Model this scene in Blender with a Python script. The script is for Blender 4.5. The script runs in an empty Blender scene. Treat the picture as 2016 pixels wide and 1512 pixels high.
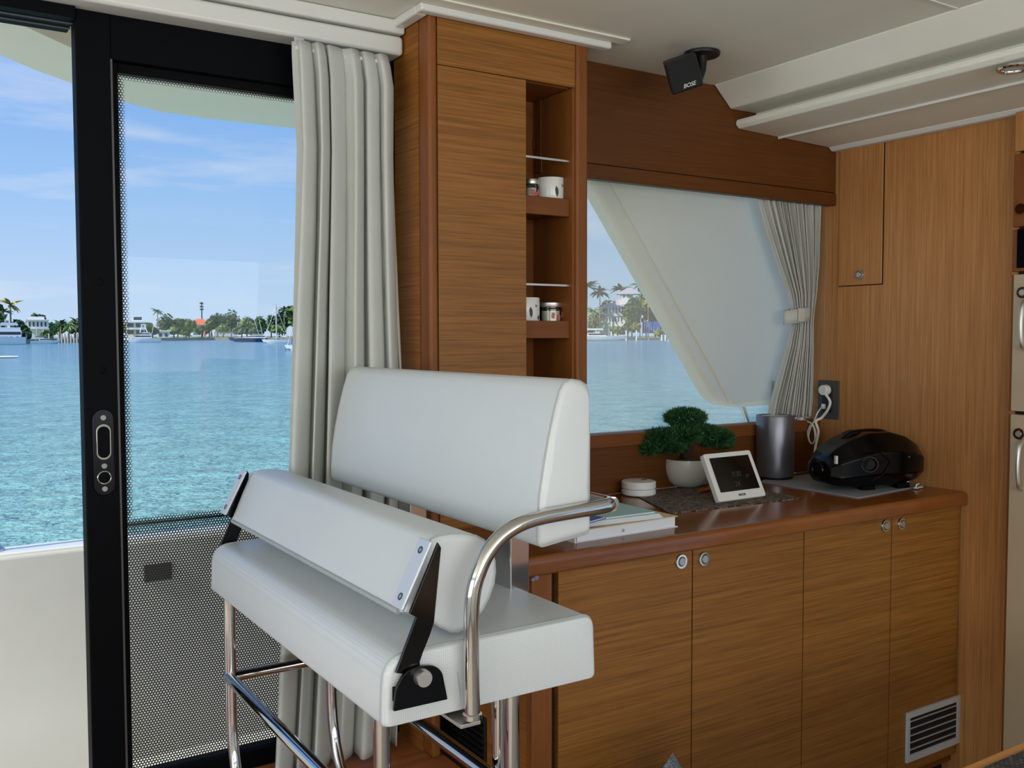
import bpy, bmesh, math, random
from mathutils import Vector, Matrix
random.seed(7)
R_ = math.radians
scn = bpy.context.scene
COL = scn.collection
# ------------------------------------------------------------------ camera
CZ = 1.45                                   # eye height above the cabin sole
FPX = 1875.0
_yaw, _pitch, _roll = R_(32.68), R_(-2.746), R_(-.136)
_F = Vector((math.sin(_yaw)*math.cos(_pitch), math.cos(_yaw)*math.cos(_pitch), math.sin(_pitch)))
_R0 = Vector((math.cos(_yaw), -math.sin(_yaw), 0)); _U0 = _R0.cross(_F)
_Rv = math.cos(_roll)*_R0 + math.sin(_roll)*_U0
_Uv = -math.sin(_roll)*_R0 + math.cos(_roll)*_U0
cd = bpy.data.cameras.new('camera'); cam = bpy.data.objects.new('camera', cd); COL.objects.link(cam)
cd.sensor_width = 36; cd.lens = FPX*36/2016; cd.clip_start = .05; cd.clip_end = 5000
m = Matrix((( _Rv.x, _Uv.x, -_F.x, 0), (_Rv.y, _Uv.y, -_F.y, 0), (_Rv.z, _Uv.z, -_F.z, CZ), (0, 0, 0, 1)))
cam.matrix_world = m
scn.camera = cam
# ------------------------------------------------------------------ view, sky, sun, window daylight
scn.view_settings.view_transform = 'Standard'; scn.view_settings.look = 'None'
scn.view_settings.gamma = 1; scn.view_settings.use_curve_mapping = False
scn.view_settings.exposure = 0.0
SKY_STRENGTH = 1.0
SUN_STRENGTH = 5.0
DAYLIGHT_W = 37.0

def lin(c):
    return tuple(((x/255)/12.92 if x/255 <= .04045 else ((x/255+.055)/1.055)**2.4) for x in c) + (1,)

w = bpy.data.worlds.new('sky'); scn.world = w; w.use_nodes = True
nt = w.node_tree; nt.nodes.clear()
def wn(t, **k):
    n = nt.nodes.new(t)
    for a, b in k.items(): setattr(n, a, b)
    return n
out = wn('ShaderNodeOutputWorld'); bg = wn('ShaderNodeBackground'); bg.inputs[1].default_value = SKY_STRENGTH
tc = wn('ShaderNodeTexCoord'); sep = wn('ShaderNodeSeparateXYZ'); nt.links.new(tc.outputs['Generated'], sep.inputs[0])
rp = wn('ShaderNodeValToRGB'); nt.links.new(sep.outputs[2], rp.inputs[0])
els = rp.color_ramp.elements
els[0].position = 0.0; els[0].color = lin((196, 219, 243))
els[1].position = 1.0; els[1].color = lin((92, 148, 222))
for p, c in ((.05, (186, 214, 245)), (.14, (158, 199, 246)), (.27, (126, 175, 240)), (.5, (112, 162, 232))):
    e = els.new(p); e.color = lin(c)
# long thin clouds: noise on the direction, stretched level
mp = wn('ShaderNodeMapping'); mp.inputs['Scale'].default_value = (2.2, 2.2, 15)
mp.inputs['Rotation'].default_value = (R_(3), R_(-4), 0)
nt.links.new(tc.outputs['Generated'], mp.inputs[0])
nz = wn('ShaderNodeTexNoise'); nz.inputs['Scale'].default_value = 1.7; nz.inputs['Detail'].default_value = 7; nz.inputs['Roughness'].default_value = .55
nt.links.new(mp.outputs[0], nz.inputs[0])
cr = wn('ShaderNodeValToRGB'); nt.links.new(nz.outputs[0], cr.inputs[0])
cr.color_ramp.elements[0].position = .50; cr.color_ramp.elements[0].color = (0, 0, 0, 1)
cr.color_ramp.elements[1].position = .74; cr.color_ramp.elements[1].color = (.75, .75, .75, 1)
lo = wn('ShaderNodeMapRange'); lo.inputs['From Min'].default_value = .17; lo.inputs['From Max'].default_value = .32; lo.inputs['To Min'].default_value = 1; lo.inputs['To Max'].default_value = .12
nt.links.new(sep.outputs[2], lo.inputs[0])                   # fair-weather clouds lie low over the horizon
cm = wn('ShaderNodeMath', operation='MULTIPLY'); nt.links.new(cr.outputs[0], cm.inputs[0]); nt.links.new(lo.outputs[0], cm.inputs[1])
mx = wn('ShaderNodeMixRGB'); nt.links.new(cm.outputs[0], mx.inputs[0]); nt.links.new(rp.outputs[0], mx.inputs[1]); mx.inputs[2].default_value = lin((228, 234, 246))
nt.links.new(mx.outputs[0], bg.inputs[0]); nt.links.new(bg.outputs[0], out.inputs[0])

sd = bpy.data.lights.new('sun', 'SUN'); sd.energy = SUN_STRENGTH; sd.angle = R_(.8); sd.color = (1, .96, .9)
so = bpy.data.objects.new('sun', sd); COL.objects.link(so)
so.rotation_euler = Vector((.80, .06, -.60)).to_track_quat('-Z', 'Y').to_euler()

def daylight(name, loc, direction, sx, sy, watts):
    """daylight coming in through one of the saloon's other windows (an opening really built there)"""
    d = bpy.data.lights.new(name, 'AREA'); d.shape = 'RECTANGLE'; d.size = sx; d.size_y = sy; d.energy = watts; d.color = (1.0, .985, .955)
    o = bpy.data.objects.new(name, d); COL.objects.link(o); o.location = loc
    o.rotation_euler = Vector(direction).to_track_quat('-Z', 'Y').to_euler()
    return o
daylight('daylight_side_windows', (.3, -2.26, 1.62), (0, 1, .22), 4.2, .8, DAYLIGHT_W*1.5)
daylight('daylight_aft_windows', (-2.86, .2, 1.50), (1, .05, .22), 3.2, 1.1, DAYLIGHT_W*1.25)

# ------------------------------------------------------------------ pixel -> place
def ray(px, py): return _F + _Rv*((px-1008)/FPX) - _Uv*((py-756)/FPX)
C0 = Vector((0, 0, CZ))
def oX(px, py, X): v = ray(px, py); return C0 + v*(X/v.x)
def oY(px, py, Y): v = ray(px, py); return C0 + v*(Y/v.y)
def oZ(px, py, Z): v = ray(px, py); return C0 + v*((Z-CZ)/v.z)
WATER0, HEEL = CZ-2.6, .0052                # the boat lies with a slight list: the sea rises gently outboard
def sea_z(y): return WATER0 + HEEL*y
def oSea(px, py):
    v = ray(px, py); return C0 + v*(-2.6/(v.z - HEEL*v.y))

# ------------------------------------------------------------------ materials
MATS = {}
def nodes(name):
    mt = bpy.data.materials.new(name); mt.use_nodes = True; t = mt.node_tree
    b = t.nodes['Principled BSDF']; MATS[name] = mt
    return mt, t, b
def add_bump(t, b, height_socket, strength, dist=.001):
    bp = t.nodes.new('ShaderNodeBump'); bp.inputs['Strength'].default_value = strength; bp.inputs['Distance'].default_value = dist
    t.links.new(height_socket, bp.inputs['Height']); t.links.new(bp.outputs[0], b.inputs['Normal'])
def objnoise(t, scale, detail=3, rough=.5, coord='Object'):
    tc = t.nodes.new('ShaderNodeTexCoord'); mp = t.nodes.new('ShaderNodeMapping'); nz = t.nodes.new('ShaderNodeTexNoise')
    mp.inputs['Scale'].default_value = scale if not isinstance(scale, (int, float)) else (scale,)*3
    nz.inputs['Scale'].default_value = 1; nz.inputs['Detail'].default_value = detail; nz.inputs['Roughness'].default_value = rough
    t.links.new(tc.outputs[coord], mp.inputs[0]); t.links.new(mp.outputs[0], nz.inputs[0])
    return nz.outputs[0]
def plain(name, c, rough=.5, metal=0, var=.06, vs=9, bump=0, bs=300, spec=.5, coat=0):
    mt, t, b = nodes(name)
    n = objnoise(t, vs, 3); r = t.nodes.new('ShaderNodeValToRGB'); t.links.new(n, r.inputs[0])
    l = lin(c)
    r.color_ramp.elements[0].position = .3; r.color_ramp.elements[0].color = tuple(x*(1-var) for x in l[:3])+(1,)
    r.color_ramp.elements[1].position = .7; r.color_ramp.elements[1].color = tuple(min(1, x*(1+var)) for x in l[:3])+(1,)
    t.links.new(r.outputs[0], b.inputs['Base Color'])
    b.inputs['Roughness'].default_value = rough; b.inputs['Metallic'].default_value = metal
    b.inputs['Specular IOR Level'].default_value = spec
    if coat: b.inputs['Coat Weight'].default_value = coat; b.inputs['Coat Roughness'].default_value = .08
    if bump: add_bump(t, b, objnoise(t, bs, 2), bump)
    return mt
def wood(name, dark, light, grain, rough=.4, across=(260, 80), spec=.35):
    """veneer: thin streaks that run along the axis `grain`"""
    mt, t, b = nodes(name)
    def sc(a, l): return tuple(l if ax == grain else a for ax in 'xyz')
    n1 = objnoise(t, sc(across[0], 5), 4, .6); n2 = objnoise(t, sc(across[1], 1.6), 3, .5); n3 = objnoise(t, 1.3, 2)
    ma = t.nodes.new('ShaderNodeMath'); ma.operation = 'MULTIPLY_ADD'; ma.inputs[1].default_value = .75
    t.links.new(n1, ma.inputs[0])
    mb = t.nodes.new('ShaderNodeMath'); mb.operation = 'MULTIPLY'; mb.inputs[1].default_value = .25; t.links.new(n2, mb.inputs[0]); t.links.new(mb.outputs[0], ma.inputs[2])
    r = t.nodes.new('ShaderNodeValToRGB'); t.links.new(ma.outputs[0], r.inputs[0])
    r.color_ramp.elements[0].position = .33; r.color_ramp.elements[0].color = lin(dark)
    r.color_ramp.elements[1].position = .66; r.color_ramp.elements[1].color = lin(light)
    hv = t.nodes.new('ShaderNodeHueSaturation'); t.links.new(r.outputs[0], hv.inputs['Color'])
    mr = t.nodes.new('ShaderNodeMapRange'); mr.inputs['From Min'].default_value = .3; mr.inputs['From Max'].default_value = .7; mr.inputs['To Min'].default_value = .9; mr.inputs['To Max'].default_value = 1.1
    t.links.new(n3, mr.inputs[0]); t.links.new(mr.outputs[0], hv.inputs['Value'])
    t.links.new(hv.outputs[0], b.inputs['Base Color'])
    b.inputs['Roughness'].default_value = rough; b.inputs['Specular IOR Level'].default_value = spec
    add_bump(t, b, ma.outputs[0], .12, .0006)
    return mt
VD, VL = (114, 73, 27), (155, 102, 45)
M_wx = wood('veneer_level_grain', VD, VL, 'x')
M_wy = wood('veneer_side_grain', (116, 70, 26), (154, 98, 42), 'y', .65, spec=.12)
M_wz = wood('veneer_upright_grain', (156, 104, 56), (194, 138, 84), 'z')
M_trim = wood('solid_wood_trim', (116, 65, 23), (132, 77, 30), 'z', .5, (40, 12))
M_trimx = wood('solid_wood_rail', (108, 60, 20), (122, 70, 26), 'x', .5, (40, 12))
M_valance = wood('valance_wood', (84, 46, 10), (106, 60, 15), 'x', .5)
M_counter = wood('counter_wood', (118, 66, 26), (136, 80, 35), 'x', .18, (40, 10), .6)
M_floor = wood('sole_wood', (140, 80, 42), (176, 108, 62), 'x', .35, (60, 14))
M_tablewood = wood('table_wood', (190, 128, 66), (214, 152, 88), 'x', .35)
M_gap = plain('dark_gap', (22, 12, 6), .8)
M_gel = plain('white_gelcoat', (220, 220, 213), .3, var=.012, coat=.2)
M_cgel = plain('cream_gelcoat', (250, 235, 210), .4, var=.012)
M_wing = plain('wing_gelcoat', (228, 216, 194), .4, var=.012)
M_liner = plain('ceiling_liner', (234, 234, 220), .55, var=.015, bump=.04, bs=500)
M_liner2 = plain('soffit_liner', (236, 236, 224), .5, var=.015, bump=.04, bs=500)
M_vinyl = plain('white_vinyl', (208, 211, 210), .38, var=.015, vs=5, bump=.10, bs=900, spec=.45)
M_vinylp = None
M_seam = plain('vinyl_seam', (168, 171, 170), .5)
M_curtain = plain('curtain_cloth', (196, 198, 191), .85, var=.03, bump=.25, bs=700, spec=.2)
M_chrome = plain('polished_steel', (205, 203, 200), .07, 1, var=.02)
M_brushed = plain('brushed_steel', (214, 212, 206), .38, 1, var=.03)
M_black = plain('black_powder_coat', (4, 5, 8), .6, var=.1, spec=.08)
M_rubber = plain('black_rubber', (5, 5, 6), .7, spec=.1)
M_blackpl = plain('black_plastic', (14, 14, 15), .45, var=.1)
M_gloss = plain('gloss_black', (4, 4, 5), .2, var=.05, spec=.22)
M_grille = plain('black_cloth_grille', (10, 10, 12), .8, bump=.5, bs=500)
M_white = plain('white_plastic', (232, 232, 228), .35, var=.01)
M_ceramic = plain('white_ceramic', (225, 225, 218), .28, var=.02, coat=.3)
M_grey = plain('grey_anodised', (120, 120, 128), .34, .75, var=.03)
M_silver = plain('satin_aluminium', (206, 210, 214), .4, .25, var=.03)
M_slate = plain('slate_plate', (70, 68, 66), .5)
M_felt = plain('grey_felt', (138, 140, 146), .95, var=.05, bump=.4, bs=900)
M_paper = plain('paper', (224, 226, 230), .8, var=.02)
M_beige = plain('beige_metal_panel', (186, 168, 140), .35, .1, var=.02)
M_manila = plain('manila_card', (206, 190, 150), .8)
M_green = plain('pale_green_sleeve', (164, 200, 190), .4)
M_bluecard = plain('blue_card', (70, 88, 150), .6)
M_redpen = plain('orange_wood', (170, 92, 40), .5)
M_soil = plain('gravel', (92, 82, 70), .9, var=.5, vs=160)
M_bark = plain('bark', (58, 40, 28), .9, var=.3, vs=60, bump=.6, bs=160)
M_needle = plain('juniper_green', (46, 92, 48), .6, var=.35, vs=30)
M_wax = plain('cream_wax', (226, 214, 196), .5)
M_pink = plain('pink_print', (190, 100, 100), .6)
M_inkgrey = plain('grey_print', (70, 72, 76), .7)
M_lcd = plain('screen_black', (10, 11, 13), .12, var=.02)
M_lcdink = plain('screen_grey_digits', (62, 66, 72), .4)
M_tweed = plain('grey_tweed', (110, 114, 122), .95, var=.6, vs=260, bump=.5, bs=400)
M_radiator = plain('dark_chrome', (38, 38, 42), .2, .9)

def weave(name, cols):
    mt, t, b = nodes(name)
    tc = t.nodes.new('ShaderNodeTexCoord'); mp = t.nodes.new('ShaderNodeMapping'); mp.inputs['Scale'].default_value = (72, 120, 1)
    mp.inputs['Rotation'].default_value = (0, 0, R_(14))
    t.links.new(tc.outputs['Object'], mp.inputs[0])
    br = t.nodes.new('ShaderNodeTexBrick'); br.inputs['Scale'].default_value = 1; br.inputs['Mortar Size'].default_value = .08
    br.inputs['Brick Width'].default_value = .8; br.inputs['Row Height'].default_value = .8
    br.inputs['Color1'].default_value = lin(cols[0]); br.inputs['Color2'].default_value = lin(cols[1]); br.inputs['Mortar'].default_value = lin(cols[2])
    t.links.new(mp.outputs[0], br.inputs[0]); t.links.new(br.outputs[0], b.inputs['Base Color']); b.inputs['Roughness'].default_value = .7
    add_bump(t, b, br.outputs[0], .4, .001)
    return mt
M_mat = weave('woven_vinyl', ((150, 132, 114), (54, 42, 37), (12, 9, 8)))
M_mat2 = weave('coarse_woven_vinyl', ((96, 92, 84), (52, 48, 44), (18, 16, 14)))

def glassmat(name, tint, ior, haze=0):
    mt = bpy.data.materials.new(name); mt.use_nodes = True; t = mt.node_tree; t.nodes.clear()
    o = t.nodes.new('ShaderNodeOutputMaterial'); tr = t.nodes.new('ShaderNodeBsdfTransparent'); tr.inputs[0].default_value = tint
    g = t.nodes.new('ShaderNodeBsdfGlossy'); g.inputs['Roughness'].default_value = .0
    fr = t.nodes.new('ShaderNodeFresnel'); fr.inputs[0].default_value = ior
    mx = t.nodes.new('ShaderNodeMixShader'); t.links.new(fr.outputs[0], mx.inputs[0]); t.links.new(tr.outputs[0], mx.inputs[1]); t.links.new(g.outputs[0], mx.inputs[2])
    last = mx.outputs[0]
    if haze:
        d = t.nodes.new('ShaderNodeBsdfDiffuse'); d.inputs[0].default_value = (1, .98, .93, 1)
        m2 = t.nodes.new('ShaderNodeMixShader'); m2.inputs[0].default_value = haze
        t.links.new(last, m2.inputs[1]); t.links.new(d.outputs[0], m2.inputs[2]); last = m2.outputs[0]
    t.links.new(last, o.inputs[0]); MATS[name] = mt
    return mt
M_glass = glassmat('door_glass', (.97, .98, .98, 1), 1.17)
M_winglass = glassmat('hazed_window_glass', (.97, .99, .98, 1), 1.17, .19)  # white veil mixed in for haze and interior reflections on the pane
M_jar = glassmat('jar_glass', (.9, .93, .9, 1), 1.45)

def vinyl_perforated():
    mt, t, b = nodes('perforated_white_vinyl')
    b.inputs['Roughness'].default_value = .36; b.inputs['Specular IOR Level'].default_value = .45
    tc = t.nodes.new('ShaderNodeTexCoord'); mp = t.nodes.new('ShaderNodeMapping'); mp.inputs['Scale'].default_value = (1, 1, 1)
    t.links.new(tc.outputs['Object'], mp.inputs[0])
    vo = t.nodes.new('ShaderNodeTexVoronoi'); vo.inputs['Scale'].default_value = 290; vo.inputs['Randomness'].default_value = 0
    t.links.new(mp.outputs[0], vo.inputs['Vector'])
    r = t.nodes.new('ShaderNodeValToRGB'); t.links.new(vo.outputs['Distance'], r.inputs[0])
    r.color_ramp.elements[0].position = .18; r.color_ramp.elements[0].color = lin((186, 189, 188)); r.color_ramp.elements[1].position = .34; r.color_ramp.elements[1].color = lin((209, 212, 211))
    t.links.new(r.outputs[0], b.inputs['Base Color'])
    add_bump(t, b, r.outputs[0], .25, .0006)
    return mt
M_vinylp = vinyl_perforated()

def film_material(x0, ztop, zline):
    """black film on the door glass: holes below zline, dots that fade out along the edges above it (object space = metres)"""
    mt = bpy.data.materials.new('dotted_black_film'); mt.use_nodes = True; t = mt.node_tree; t.nodes.clear()
    def M(op, a, b=None, c=None):
        n = t.nodes.new('ShaderNodeMath'); n.operation = op
        for i, s in enumerate((a, b, c)):
            if s is None: continue
            if isinstance(s, (int, float)): n.inputs[i].default_value = s
            else: t.links.new(s, n.inputs[i])
        return n.outputs[0]
    tc = t.nodes.new('ShaderNodeTexCoord'); sp = t.nodes.new('ShaderNodeSeparateXYZ'); t.links.new(tc.outputs['Object'], sp.inputs[0])
    X, Z = sp.outputs[0], sp.outputs[2]
    p = .0066; q = p*math.sqrt(3)
    def lat(ox, oz):
        a = M('SUBTRACT', M('FRACT', M('ADD', M('DIVIDE', X, p), ox)), .5); c = M('SUBTRACT', M('FRACT', M('ADD', M('DIVIDE', Z, q), oz)), .5)
        a = M('MULTIPLY', a, p); c = M('MULTIPLY', c, q)
        return M('SQRT', M('ADD', M('MULTIPLY', a, a), M('MULTIPLY', c, c)))
    d = M('MINIMUM', lat(0, 0), lat(.5, .5))
    e = M('MINIMUM', M('MINIMUM', M('SUBTRACT', X, x0), M('SUBTRACT', ztop, Z)), M('SUBTRACT', Z, zline))
    rup = M('MULTIPLY_ADD', e, .0032/.03, .0018)
    lower = M('LESS_THAN', Z, zline-.006)
    strip = M('MULTIPLY', M('LESS_THAN', Z, zline), M('SUBTRACT', 1, lower))
    r = M('ADD', M('MULTIPLY', lower, .00232), M('MULTIPLY', M('SUBTRACT', 1, lower), rup))
    r = M('MULTIPLY', r, M('SUBTRACT', 1, strip))
    opaque = M('GREATER_THAN', d, r)
    o = t.nodes.new('ShaderNodeOutputMaterial'); tr = t.nodes.new('ShaderNodeBsdfTransparent')
    bk = t.nodes.new('ShaderNodeBsdfPrincipled'); bk.inputs['Base Color'].default_value = lin((14, 15, 18)); bk.inputs['Roughness'].default_value = .5
    mx = t.nodes.new('ShaderNodeMixShader'); t.links.new(opaque, mx.inputs[0]); t.links.new(tr.outputs[0], mx.inputs[1]); t.links.new(bk.outputs[0], mx.inputs[2]); t.links.new(mx.outputs[0], o.inputs[0])
    return mt

def water_material():
    mt, t, b = nodes('sea_water')
    b.inputs['Roughness'].default_value = .12; b.inputs['IOR'].default_value = 1.33; b.inputs['Specular IOR Level'].default_value = .5
    # turquoise shallows by the boat, bluer deeper water further out
    tc = t.nodes.new('ShaderNodeTexCoord'); sp = t.nodes.new('ShaderNodeSeparateXYZ'); t.links.new(tc.outputs['Object'], sp.inputs[0])
    ln = t.nodes.new('ShaderNodeVectorMath'); ln.operation = 'LENGTH'; t.links.new(tc.outputs['Object'], ln.inputs[0])
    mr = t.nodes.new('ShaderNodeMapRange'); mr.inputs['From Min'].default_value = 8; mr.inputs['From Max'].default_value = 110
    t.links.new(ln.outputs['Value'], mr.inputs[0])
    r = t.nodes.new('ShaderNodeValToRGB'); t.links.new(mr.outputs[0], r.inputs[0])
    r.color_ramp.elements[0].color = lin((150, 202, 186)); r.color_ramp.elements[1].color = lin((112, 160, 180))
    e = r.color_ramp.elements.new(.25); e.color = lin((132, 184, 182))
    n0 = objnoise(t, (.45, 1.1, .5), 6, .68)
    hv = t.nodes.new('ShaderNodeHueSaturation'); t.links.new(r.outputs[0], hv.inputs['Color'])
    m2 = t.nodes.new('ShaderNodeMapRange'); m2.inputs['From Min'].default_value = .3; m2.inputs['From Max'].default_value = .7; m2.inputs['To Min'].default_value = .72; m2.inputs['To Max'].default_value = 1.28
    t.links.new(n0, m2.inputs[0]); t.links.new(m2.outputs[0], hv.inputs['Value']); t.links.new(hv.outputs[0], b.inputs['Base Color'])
    w1 = objnoise(t, (.55, 1.15, 1), 5, .62); w2 = objnoise(t, (4, 7, 1), 3, .6)
    ma = t.nodes.new('ShaderNodeMath'); ma.operation = 'MULTIPLY_ADD'; ma.inputs[1].default_value = .28; t.links.new(w2, ma.inputs[0]); t.links.new(w1, ma.inputs[2])
    add_bump(t, b, ma.outputs[0], 1.0, .6)
    return mt
M_water = water_material()

# ------------------------------------------------------------------ mesh building
BASE = {}
class MB:
    def __init__(s): s.v = []; s.f = []
    def add(s, vs, fs):
        o = len(s.v); s.v += [Vector(x) for x in vs]; s.f += [tuple(i+o for i in f) for f in fs]; return s
    def box(s, x0, x1, y0, y1, z0, z1):
        return s.add([(x0,y0,z0),(x1,y0,z0),(x1,y1,z0),(x0,y1,z0),(x0,y0,z1),(x1,y0,z1),(x1,y1,z1),(x0,y1,z1)],
                     [(0,3,2,1),(4,5,6,7),(0,1,5,4),(1,2,6,5),(2,3,7,6),(3,0,4,7)])
    def quad(s, a, b, c, d): return s.add([a,b,c,d], [(0,1,2,3)])
    def prism(s, pts, axis, a0, a1):
        def P(p, a): return {'x': (a, p[0], p[1]), 'y': (p[0], a, p[1]), 'z': (p[0], p[1], a)}[axis]
        n = len(pts)
        return s.add([P(p, a0) for p in pts]+[P(p, a1) for p in pts],
                     [tuple(range(n))[::-1], tuple(range(n, 2*n))]+[(i, (i+1) % n, (i+1) % n+n, i+n) for i in range(n)])
    def loft(s, rings, caps=True, closed=True):
        n = len(rings[0]); vs = [p for r in rings for p in r]; fs = []
        for k in range(len(rings)-1):
            for i in range(n if closed else n-1):
                j = (i+1) % n; fs.append((k*n+i, k*n+j, (k+1)*n+j, (k+1)*n+i))
        if caps: fs += [tuple(range(n))[::-1], tuple(range((len(rings)-1)*n, len(rings)*n))]
        return s.add(vs, fs)
    def tube(s, path, r, n=10, closed=False):
        path = [Vector(p) for p in path]; rings = []; L = len(path)
        rr = r if isinstance(r, (list, tuple)) else [r]*L
        nrm = None
        for i, p in enumerate(path):
            if closed: t = path[(i+1) % L]-path[i-1]
            else: t = path[min(i+1, L-1)]-path[max(i-1, 0)]
            t.normalize()
            if nrm is None:
                nrm = t.cross(Vector((0, 0, 1)))
                if nrm.length < .05: nrm = t.cross(Vector((0, 1, 0)))
            nrm = nrm - t*nrm.dot(t); nrm.normalize(); bn = t.cross(nrm)
            rings.append([p+(nrm*math.cos(2*math.pi*k/n)+bn*math.sin(2*math.pi*k/n))*rr[i] for k in range(n)])
        if closed: rings.append(rings[0])
        return s.loft(rings, caps=not closed)
    def lathe(s, prof, c=(0,0,0), n=32, axis='z'):
        c = Vector(c); rings = []
        for r, h in prof:
            rg = []
            for k in range(n):
                a = 2*math.pi*k/n; u, v = math.cos(a)*max(r, 1e-4), math.sin(a)*max(r, 1e-4)
                rg.append(c+Vector({'z': (u, v, h), 'y': (u, h, v), 'x': (h, u, v)}[axis]))
            rings.append(rg)
        return s.loft(rings)
    def build(s, name, mat, parent=None, bevel=0, seg=2, smooth=38, org=None):
        me = bpy.data.meshes.new(name)
        if parent is not None: o = BASE[parent.name]
        elif org is not None: o = Vector(org)
        else:
            xs = [v.x for v in s.v]; ys = [v.y for v in s.v]; zs = [v.z for v in s.v]
            o = Vector(((min(xs)+max(xs))/2, (min(ys)+max(ys))/2, min(zs)))
        me.from_pydata([v-o for v in s.v], [], s.f); me.update()
        bm = bmesh.new(); bm.from_mesh(me); bmesh.ops.recalc_face_normals(bm, faces=bm.faces); bm.to_mesh(me); bm.free()
        if smooth:
            for p in me.polygons: p.use_smooth = True
            me.set_sharp_from_angle(angle=R_(smooth))
        me.materials.append(mat)
        ob = bpy.data.objects.new(name, me); COL.objects.link(ob)
        if parent is not None: ob.parent = parent
        else: ob.location = o
        BASE[ob.name] = o if parent is not None else o
        if bevel:
            b = ob.modifiers.new('bevel', 'BEVEL'); b.width = bevel; b.segments = seg; b.limit_method = 'ANGLE'; b.angle_limit = R_(35); b.harden_normals = True
        return ob
def tag(o, label=None, cat=None, group=None, kind=None):
    if label: o['label'] = label
    if cat: o['category'] = cat
    if group: o['group'] = group
    if kind: o['kind'] = kind
    return o
def thing(name, label, cat, loc, rotz=0, group=None, kind=None, local=False):
    o = bpy.data.objects.new(name, None); COL.objects.link(o); o.location = loc; o.rotation_euler = (0, 0, rotz); o.empty_display_size = .1
    BASE[o.name] = Vector((0, 0, 0)) if (local or rotz) else Vector(loc)
    return tag(o, label, cat, group, kind)
def part(parent, name, mat, fn, *a, **k):
    """one-shot part: part(p,'leg',mat,'box',x0,x1,...)"""
    kw = {q: k.pop(q) for q in ('bevel', 'smooth', 'seg') if q in k}
    mb = MB(); getattr(mb, fn)(*a, **k); return mb.build(name, mat, parent, **kw)
def struct(name, mb, mat, label, **k):
    return tag(mb.build(name, mat, **k), label, None, kind='structure')
def smooth_path(pts, n=8):
    """Catmull-Rom through the points"""
    P = [Vector(p) for p in pts]; o = []
    for i in range(len(P)-1):
        a, b, c, d = P[max(i-1, 0)], P[i], P[i+1], P[min(i+2, len(P)-1)]
        for k in range(n):
            t = k/n; o.append(.5*((2*b)+(c-a)*t+(2*a-5*b+4*c-d)*t*t+(3*b-a-3*c+d)*t**3))
    return o+[P[-1]]
def fillet(pts, r, n=6):
    P = [Vector(p) for p in pts]; o = [P[0]]
    for i in range(1, len(P)-1):
        a, b, c = P[i-1], P[i], P[i+1]
        u = (a-b); v = (c-b); rr = min(r, u.length*.49, v.length*.49); p0 = b+u.normalized()*rr; p1 = b+v.normalized()*rr
        for k in range(n+1):
            t = k/n; o.append(p0*(1-t)**2+b*2*t*(1-t)+p1*t*t)
    return o+[P[-1]]
def cushion(mb, prof, axis, a0, a1, r, n=6):
    """profile (2-D, closed) swept along an axis with softly rounded ends"""
    cx = sum(p[0] for p in prof)/len(prof); cy = sum(p[1] for p in prof)/len(prof)
    ext = max(max(abs(p[0]-cx) for p in prof), max(abs(p[1]-cy) for p in prof))
    sts = []
    for k in range(n+1):
        t = math.pi/2*k/n; sts.append((a0+r*(1-math.sin(t)), r*(1-math.cos(t))))
    sts = [(a0+r*(1-math.cos(t*math.pi/2/n)), r*(1-math.sin(t*math.pi/2/n))) for t in range(n+1)]
    sts += [(a0+a1-s_, i_) for s_, i_ in reversed(sts)]
    rings = []
    for a, ins in sts:
        rg = []
        for p in prof:
            d = math.hypot(p[0]-cx, p[1]-cy); k = max(0, 1-ins/d)
            u, v = cx+(p[0]-cx)*k, cy+(p[1]-cy)*k
            rg.append({'x': (a, u, v), 'y': (u, a, v), 'z': (u, v, a)}[axis])
        rings.append(rg)
    return mb.loft(rings)
def round_poly(pts, r, n=5):
    """2-D polygon with rounded corners; r one number or one per corner"""
    o = []; N = len(pts)
    for i in range(N):
        a, b, c = Vector(pts[i-1]), Vector(pts[i]), Vector(pts[(i+1) % N])
        ri = r[i] if isinstance(r, (list, tuple)) else r
        if ri <= 0: o.append(tuple(b)); continue
        u, v = a-b, c-b; rr = min(ri, u.length*.49, v.length*.49)
        p0, p1 = b+u.normalized()*rr, b+v.normalized()*rr
        for k in range(n+1):
            t = k/n; o.append(tuple(p0*(1-t)**2+b*2*t*(1-t)+p1*t*t))
    return o
def text_mesh(txt, size, mat, name, parent, mtx, extrude=.0004, shear=0, spacing=1):
    cu = bpy.data.curves.new('lettering', 'FONT'); cu.body = txt; cu.size = size; cu.extrude = extrude; cu.align_x = 'CENTER'; cu.align_y = 'CENTER'; cu.shear = shear; cu.space_character = spacing
    cu.resolution_u = 3
    tmp = bpy.data.objects.new('lettering', cu); COL.objects.link(tmp)
    bpy.context.view_layer.update()
    me = bpy.data.meshes.new_from_object(tmp.evaluated_get(bpy.context.evaluated_depsgraph_get()))
    bpy.data.objects.remove(tmp); bpy.data.curves.remove(cu)
    me.transform(mtx); me.materials.clear(); me.materials.append(mat)
    o = bpy.data.objects.new(name, me); COL.objects.link(o); o.parent = parent; BASE[o.name] = BASE[parent.name]
    return o
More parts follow.
